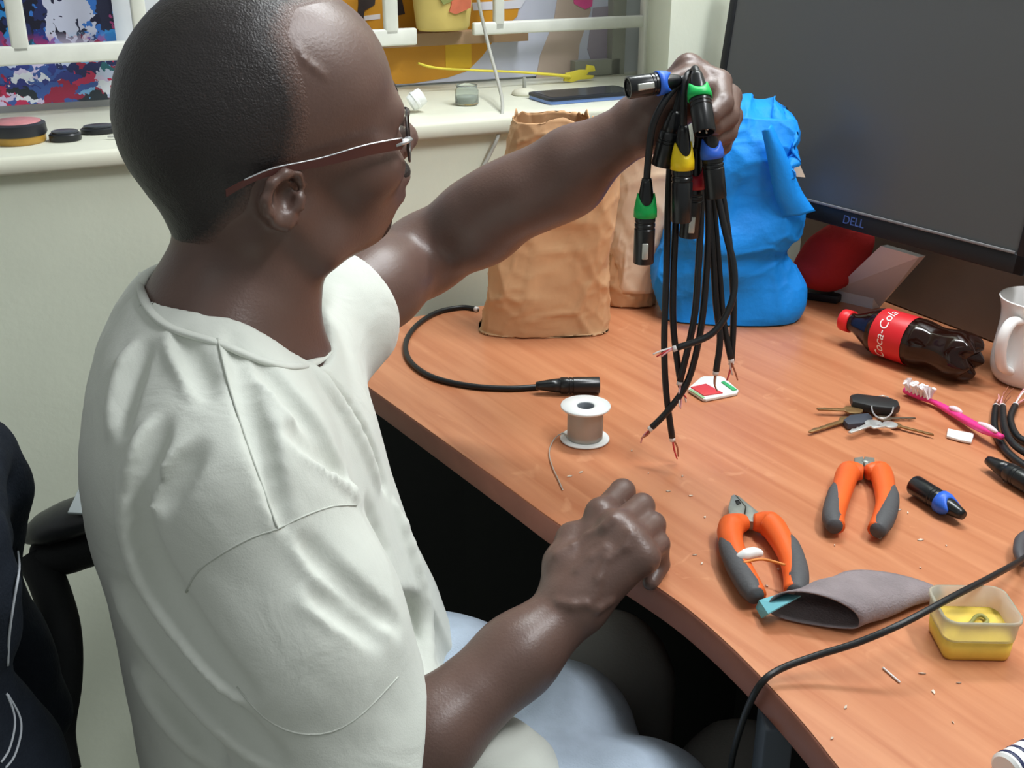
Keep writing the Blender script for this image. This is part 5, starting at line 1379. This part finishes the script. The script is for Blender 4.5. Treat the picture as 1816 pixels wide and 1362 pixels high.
# yellow plastic strap leaning against the window
yst = thing('plastic_strap', 'long yellow plastic strap with a notched end leaning across the sill', 'strap', PS(1000, 150))
def PG(u, v, back=0.245): return PP(u, v, WQ - WN * back, WN)
V, Fc = tube(catmull([PG(742, 112), PG(760, 118), PG(790, 122), PG(850, 125), PG(920, 128), PG(985, 133), PG(1010, 136)], 6), [0.0035, 0.005, 0.0042, 0.0042, 0.0045, 0.006, 0.0085], 10, flat=0.45)
M_yel = mat('yellow_plastic', (222, 206, 70), 0.45)
mesh_obj('band', V, Fc, M_yel, yst)
MG = WM.copy(); MG[:3, 1] = (0, 0, 1); MG[:3, 2] = WN; MG[:3, 3] = WQ - WN * 0.250
V, Fc = prism([wall_x(u, v, 0.245) for u, v in ((1004, 130), (1028, 124), (1040, 124), (1042, 115), (1054, 117), (1056, 126), (1044, 128), (1040, 133), (1054, 134), (1050, 140), (1030, 141), (1014, 146), (1000, 144))], 0, 0.006, MG, 0.001)
mesh_obj('notched_end', V, Fc, M_yel, yst, 'auto')
# small clear jar, white knob and suction stand
c = PS(828, 186); jr = thing('glass_jar', 'small clear glass jar standing on the sill', 'jar', c)
V, Fc = lathe([(0, 0.0005), (0.016, 0.0005), (0.018, 0.003), (0.018, 0.022), (0.0155, 0.026), (0.0165, 0.030), (0.0155, 0.030), (0.0145, 0.026), (0.0165, 0.021), (0.0165, 0.004), (0, 0.003)], 32, frame(c, (0, 0, 1), (1, 0, 0)))
mesh_obj('jar_glass', V, Fc, mat('clear_glass', (226, 232, 226), 0.08, 0.5, trans=0.85, ior=1.3), jr)
V, Fc = lathe([(0, 0.004), (0.016, 0.004), (0.016, 0.012), (0, 0.012)], 24, frame(c, (0, 0, 1), (1, 0, 0))); mesh_obj('contents', V, Fc, mat('jar_contents', (170, 178, 170), 0.6), jr)
c = PS(738, 186, 0.011); wk = thing('plastic_stopper', 'white plastic stopper lying on the sill in front of the glasses', 'cap', c)
V, Fc = lathe([(0, -0.010), (0.011, -0.010), (0.0125, -0.006), (0.013, 0.008), (0.012, 0.012), (0, 0.012)], 24, frame(c + np.array([0, 0, 0.007]), (0.8, 0.3, 0.5))); mesh_obj('cap_body', V, Fc, M_pl, wk, 'auto')
V, Fc = lathe([(0.0128, -0.004), (0.0138, -0.003), (0.0138, 0.0), (0.0128, 0.001)], 24, frame(c + np.array([0, 0, 0.007]), (0.8, 0.3, 0.5))); mesh_obj('cap_rim', V, Fc, M_pl, wk, 'auto')
c = PS(930, 168); ss = thing('suction_stand', 'white suction cup with a short grey stem on the sill beside the phone', 'suction cup', c)
V, Fc = lathe([(0, 0.0005), (0.020, 0.0005), (0.0205, 0.003), (0.016, 0.008), (0.006, 0.011), (0, 0.011)], 32, frame(c, (0, 0, 1), (1, 0, 0))); mesh_obj('cup', V, Fc, mat('cup_cream', (206, 204, 186), 0.5), ss)
V, Fc = lathe([(0.003, 0.010), (0.003, 0.026), (0.0022, 0.027), (0, 0.027)], 16, frame(c, (0, 0, 1), (1, 0, 0))); mesh_obj('stem', V, Fc, M_fr, ss)
# grey lead hanging in front of the window
V, Fc = tube(catmull([PP(840, -40, WQ - WN * 0.20, WN), PP(850, 10, WQ - WN * 0.20, WN), PP(866, 80, WQ - WN * 0.18, WN), PP(882, 140, WQ - WN * 0.12, WN), PP(891, 185, WQ - WN * 0.03, WN), PP(885, 235, WQ + WN * 0.010, WN), PP(868, 275, WQ + WN * 0.012, WN), PP(840, 330, WQ + WN * 0.012, WN), PP(820, 400, WQ + WN * 0.012, WN)], 7), 0.0028, 8)
tag(mesh_obj('grey_lead', V, Fc, mat('lead_grey', (172, 172, 164), 0.5)), 'thin grey lead hanging past the window and over the sill edge', 'cable')
# yellow flower pot standing on the rail behind the bars
pc = PP(786, 54, WQ - WN * 0.262, WN)
ft = thing('flower_pot', 'yellow painted pot with a red flower on the rail between the window bars', 'pot', pc)
FPM = frame(pc, (0, 0, 1), WD)
V, Fc = lathe([(0, 0.001), (0.056, 0.001), (0.062, 0.006), (0.066, 0.03), (0.073, 0.08), (0.078, 0.13), (0.078, 0.14), (0.07, 0.14), (0.06, 0.02), (0, 0.012)], 48)
V = np.array(V); V[:, 1] *= 0.45; V[:, 0] *= 0.72; mesh_obj('pot', xf(FPM, V), Fc, mat('pot_yellow', (206, 184, 106), 0.5, var=0.10, vscale=14), ft)
def decal(name, pix, rgb):
    pts = []
    for u, v in pix:
        x, z = wall_x(u, v, 0.222); pts.append((x, z))
    M = WM.copy(); M[:3, 1] = (0, 0, 1); M[:3, 2] = WN; M[:3, 3] = WQ - WN * 0.232
    V, Fc = prism(pts, 0, 0.003, M); return mesh_obj(name, V, Fc, mat('pot_' + name, rgb, 0.6, var=0.1, vscale=50), ft, False)
decal('red_flower', [(800, 22), (804, 8), (802, -20), (840, -20), (838, 14), (826, 20), (812, 26)], (204, 110, 80))
decal('green_leaf', [(782, -4), (790, -14), (812, -12), (806, 2), (790, 9)], (136, 142, 80))

# ================================================================== OFFICE CHAIR
M_ch = mat('chair_black_fabric', (26, 28, 30), 0.75, 0.3, bump=0.25, bscale=260)
M_leath = mat('chair_black_vinyl', (34, 36, 39), 0.38, 0.5, bump=0.1, bscale=120)
ch = thing('office_chair', 'black office chair behind the man with a padded armrest', 'chair', (-0.33, 0.86, 0))
def slab(profile, y0, y1, m, name, th=0.05):
    s = SDF()
    for p, q in zip(profile[:-1], profile[1:]):
        for t in np.linspace(y0, y1, 9)[:-1]:
            pass
    return s
YB = 1.0
bkp = [PY(u, v, YB) for u, v in ((10, 930), (52, 985), (88, 1060), (104, 1130), (108, 1210), (100, 1290), (80, 1370))]
cur = catmull(bkp, 6); V, Fc = [], []
ny = 15
for j in range(ny):
    f = j / (ny - 1); y = -0.36 + 0.36 * f; e = 1 - abs(2 * f - 1) ** 4
    for p in cur:
        V.append((p[0] - 0.02 * (1 - e) - 0.010 * (abs(2 * f - 1) ** 2), p[1] + y, p[2]))
    for p in cur[::-1]:
        V.append((p[0] - 0.065 + 0.02 * (1 - e), p[1] + y, p[2]))
n = 2 * len(cur)
for j in range(ny - 1):
    for k in range(n): Fc.append((j * n + k, j * n + (k + 1) % n, (j + 1) * n + (k + 1) % n, (j + 1) * n + k))
Fc.append(tuple(range(n))); Fc.append(tuple((ny - 1) * n + k for k in range(n))[::-1])
bo = mesh_obj('backrest', V, Fc, M_ch, ch)
# armrest on the far side
AY = 1.06
ap = [PY(u, v, AY) for u, v in ((48, 952), (92, 932), (140, 914), (190, 900), (260, 885), (360, 870))]
V, Fc = tube(catmull(ap, 6), [0.012, 0.030, 0.034, 0.034, 0.034, 0.030, 0.014], 18)
V = np.array(V); zc_ = np.interp(V[:, 0], [p[0] for p in ap], [p[2] for p in ap]); V[:, 2] = zc_ + (V[:, 2] - zc_) * 0.55
ar = mesh_obj('armrest_pad', V, Fc, M_leath, ch)
V, Fc = box((0, 0, 0), (0.03, 0.05, 0.003), frame(PY(160, 896, AY - 0.01) + np.array([0, 0, 0.008]), (0.1, -0.2, 1), (1, 0, 0.1)), 0.001)
sub('worn_patch', V, Fc, mat('worn_grey', (156, 164, 166), 0.6), ar)
sp2 = [PY(u, v, AY) for u, v in ((66, 990), (110, 985), (150, 972), (200, 958), (260, 948))]
V, Fc = tube(catmull(sp2, 5), [0.020, 0.022, 0.022, 0.020], 14); mesh_obj('armrest_support', V, Fc, M_ch, ch)
low = [PY(62, 985, AY), PY(88, 1040, AY - 0.02), PY(110, 1120, AY - 0.05), PY(112, 1210, AY - 0.07), PY(100, 1300, AY - 0.09), PY(110, 1370, AY - 0.11)]
V, Fc = tube(catmull(low, 5), 0.020, 12); mesh_obj('armrest_bracket', V, Fc, M_ch, ch)
V, Fc = box((-0.175, 0.84, 0.408), (0.40, 0.46, 0.07), None, 0.03, 3); mesh_obj('seat', V, Fc, M_ch, ch)
V, Fc = lathe([(0, 0.05), (0.03, 0.05), (0.03, 0.38), (0, 0.38)], 24, frame((-0.155, 0.84, 0), (0, 0, 1), (1, 0, 0))); mesh_obj('gas_post', V, Fc, M_leath, ch, 'auto')
for k in range(5):
    a = 2 * math.pi * k / 5 + math.pi / 5; d = np.array([math.cos(a), math.sin(a), 0]); o = np.array([-0.155, 0.84, 0])
    V, Fc = tube([o + np.array([0, 0, 0.09]), o + d * 0.18 + np.array([0, 0, 0.065])], [0.028, 0.018], 10); mesh_obj('base_arm', V, Fc, M_leath, ch)
    V, Fc = lathe([(0, -0.012), (0.024, -0.012), (0.028, 0), (0.024, 0.012), (0, 0.012)], 20, frame(o + d * 0.19 + np.array([0, 0, 0.0285]), np.array([-d[1], d[0], 0]))); mesh_obj('caster', V, Fc, M_leath, ch, 'auto')
# denim jacket hung over the chair back, with pale stitching
jk = thing('denim_jacket', 'dark navy denim jacket with pale stitching draped over the chair back', 'jacket', PY(20, 1300, 0.62))
s = SDF()
YJ = 0.66
j0 = [PY(u, v, YJ) for u, v in ((-62, 960), (-50, 1040), (-62, 1130), (-80, 1220), (-70, 1300), (-40, 1390), (0, 1480))]
s.chain(j0, [0.024, 0.026, 0.026, 0.030, 0.045, 0.058, 0.06], 0.03)
j1 = [p + np.array([-0.05, 0.14, 0.0]) for p in j0]; s.chain(j1, [0.024, 0.026, 0.026, 0.030, 0.040, 0.046, 0.05], 0.03)
for a, b in zip(j0, j1): s.add(cone(a, b, 0.024, 0.022), 0.012)
s.post.append(lambda p, d: d - 0.003 * dnoise(p, 60, 5.0))
V, Q = s.mesh(0.005)
M_den = mat('navy_denim', (30, 36, 46), 0.8, 0.2, bump=0.4, bscale=420, var=0.15, vscale=60)
jb = mesh_obj('jacket_body', V, Q, M_den, jk)
M_sti = mat('pale_thread', (186, 192, 200), 0.7)
for pix in ([(32, 978), (34, 1010), (24, 1070), (16, 1130), (14, 1180)], [(12, 1230), (24, 1262), (26, 1290), (16, 1330), (2, 1352)], [(14, 1232), (34, 1268), (37, 1300), (26, 1340), (10, 1362)]):
    pts = s.hits(pix); pts = [p for p in pts if p is not None]
    if len(pts) > 2: V, Fc = tube(catmull([p for p in pts], 5), 0.0009, 6); mesh_obj('stitching', V, Fc, M_sti, jk)

# two slumped grey bags on the floor under the desk
for lab_, u, v, zt, rx, ry in (('dark grey cloth bag in the shade under the desk, behind the forearm', 1072, 1165, 0.60, 0.066, 0.066), ('dark grey cloth bag low under the desk beside its slate leg', 1262, 1302, 0.50, 0.066, 0.09)):
    top = PZ(u, v, zt); c = top + (np.array([0.015, 0.06, 0]) if u < 1200 else np.array([0.035, 0.0, 0]))
    s = SDF(); s.add(cone((c[0], c[1], zt - rx), (c[0] + 0.01, c[1] + 0.01, 0.12), rx, rx), 0.02)
    s.post.append(lambda p, d: np.maximum(d - 0.004 * dnoise(p * np.array([1, 1, 0.25]), 60, 2.0), 0.001 - p[:, 2]))
    V, Q = s.mesh(0.008); o = mesh_obj('cloth_bag', V, Q, mat('dark_grey_cloth', (124, 124, 122), 0.9, 0.15, bump=0.3, bscale=300))
    tag(o, lab_, 'bag', 'grey bags under the desk')
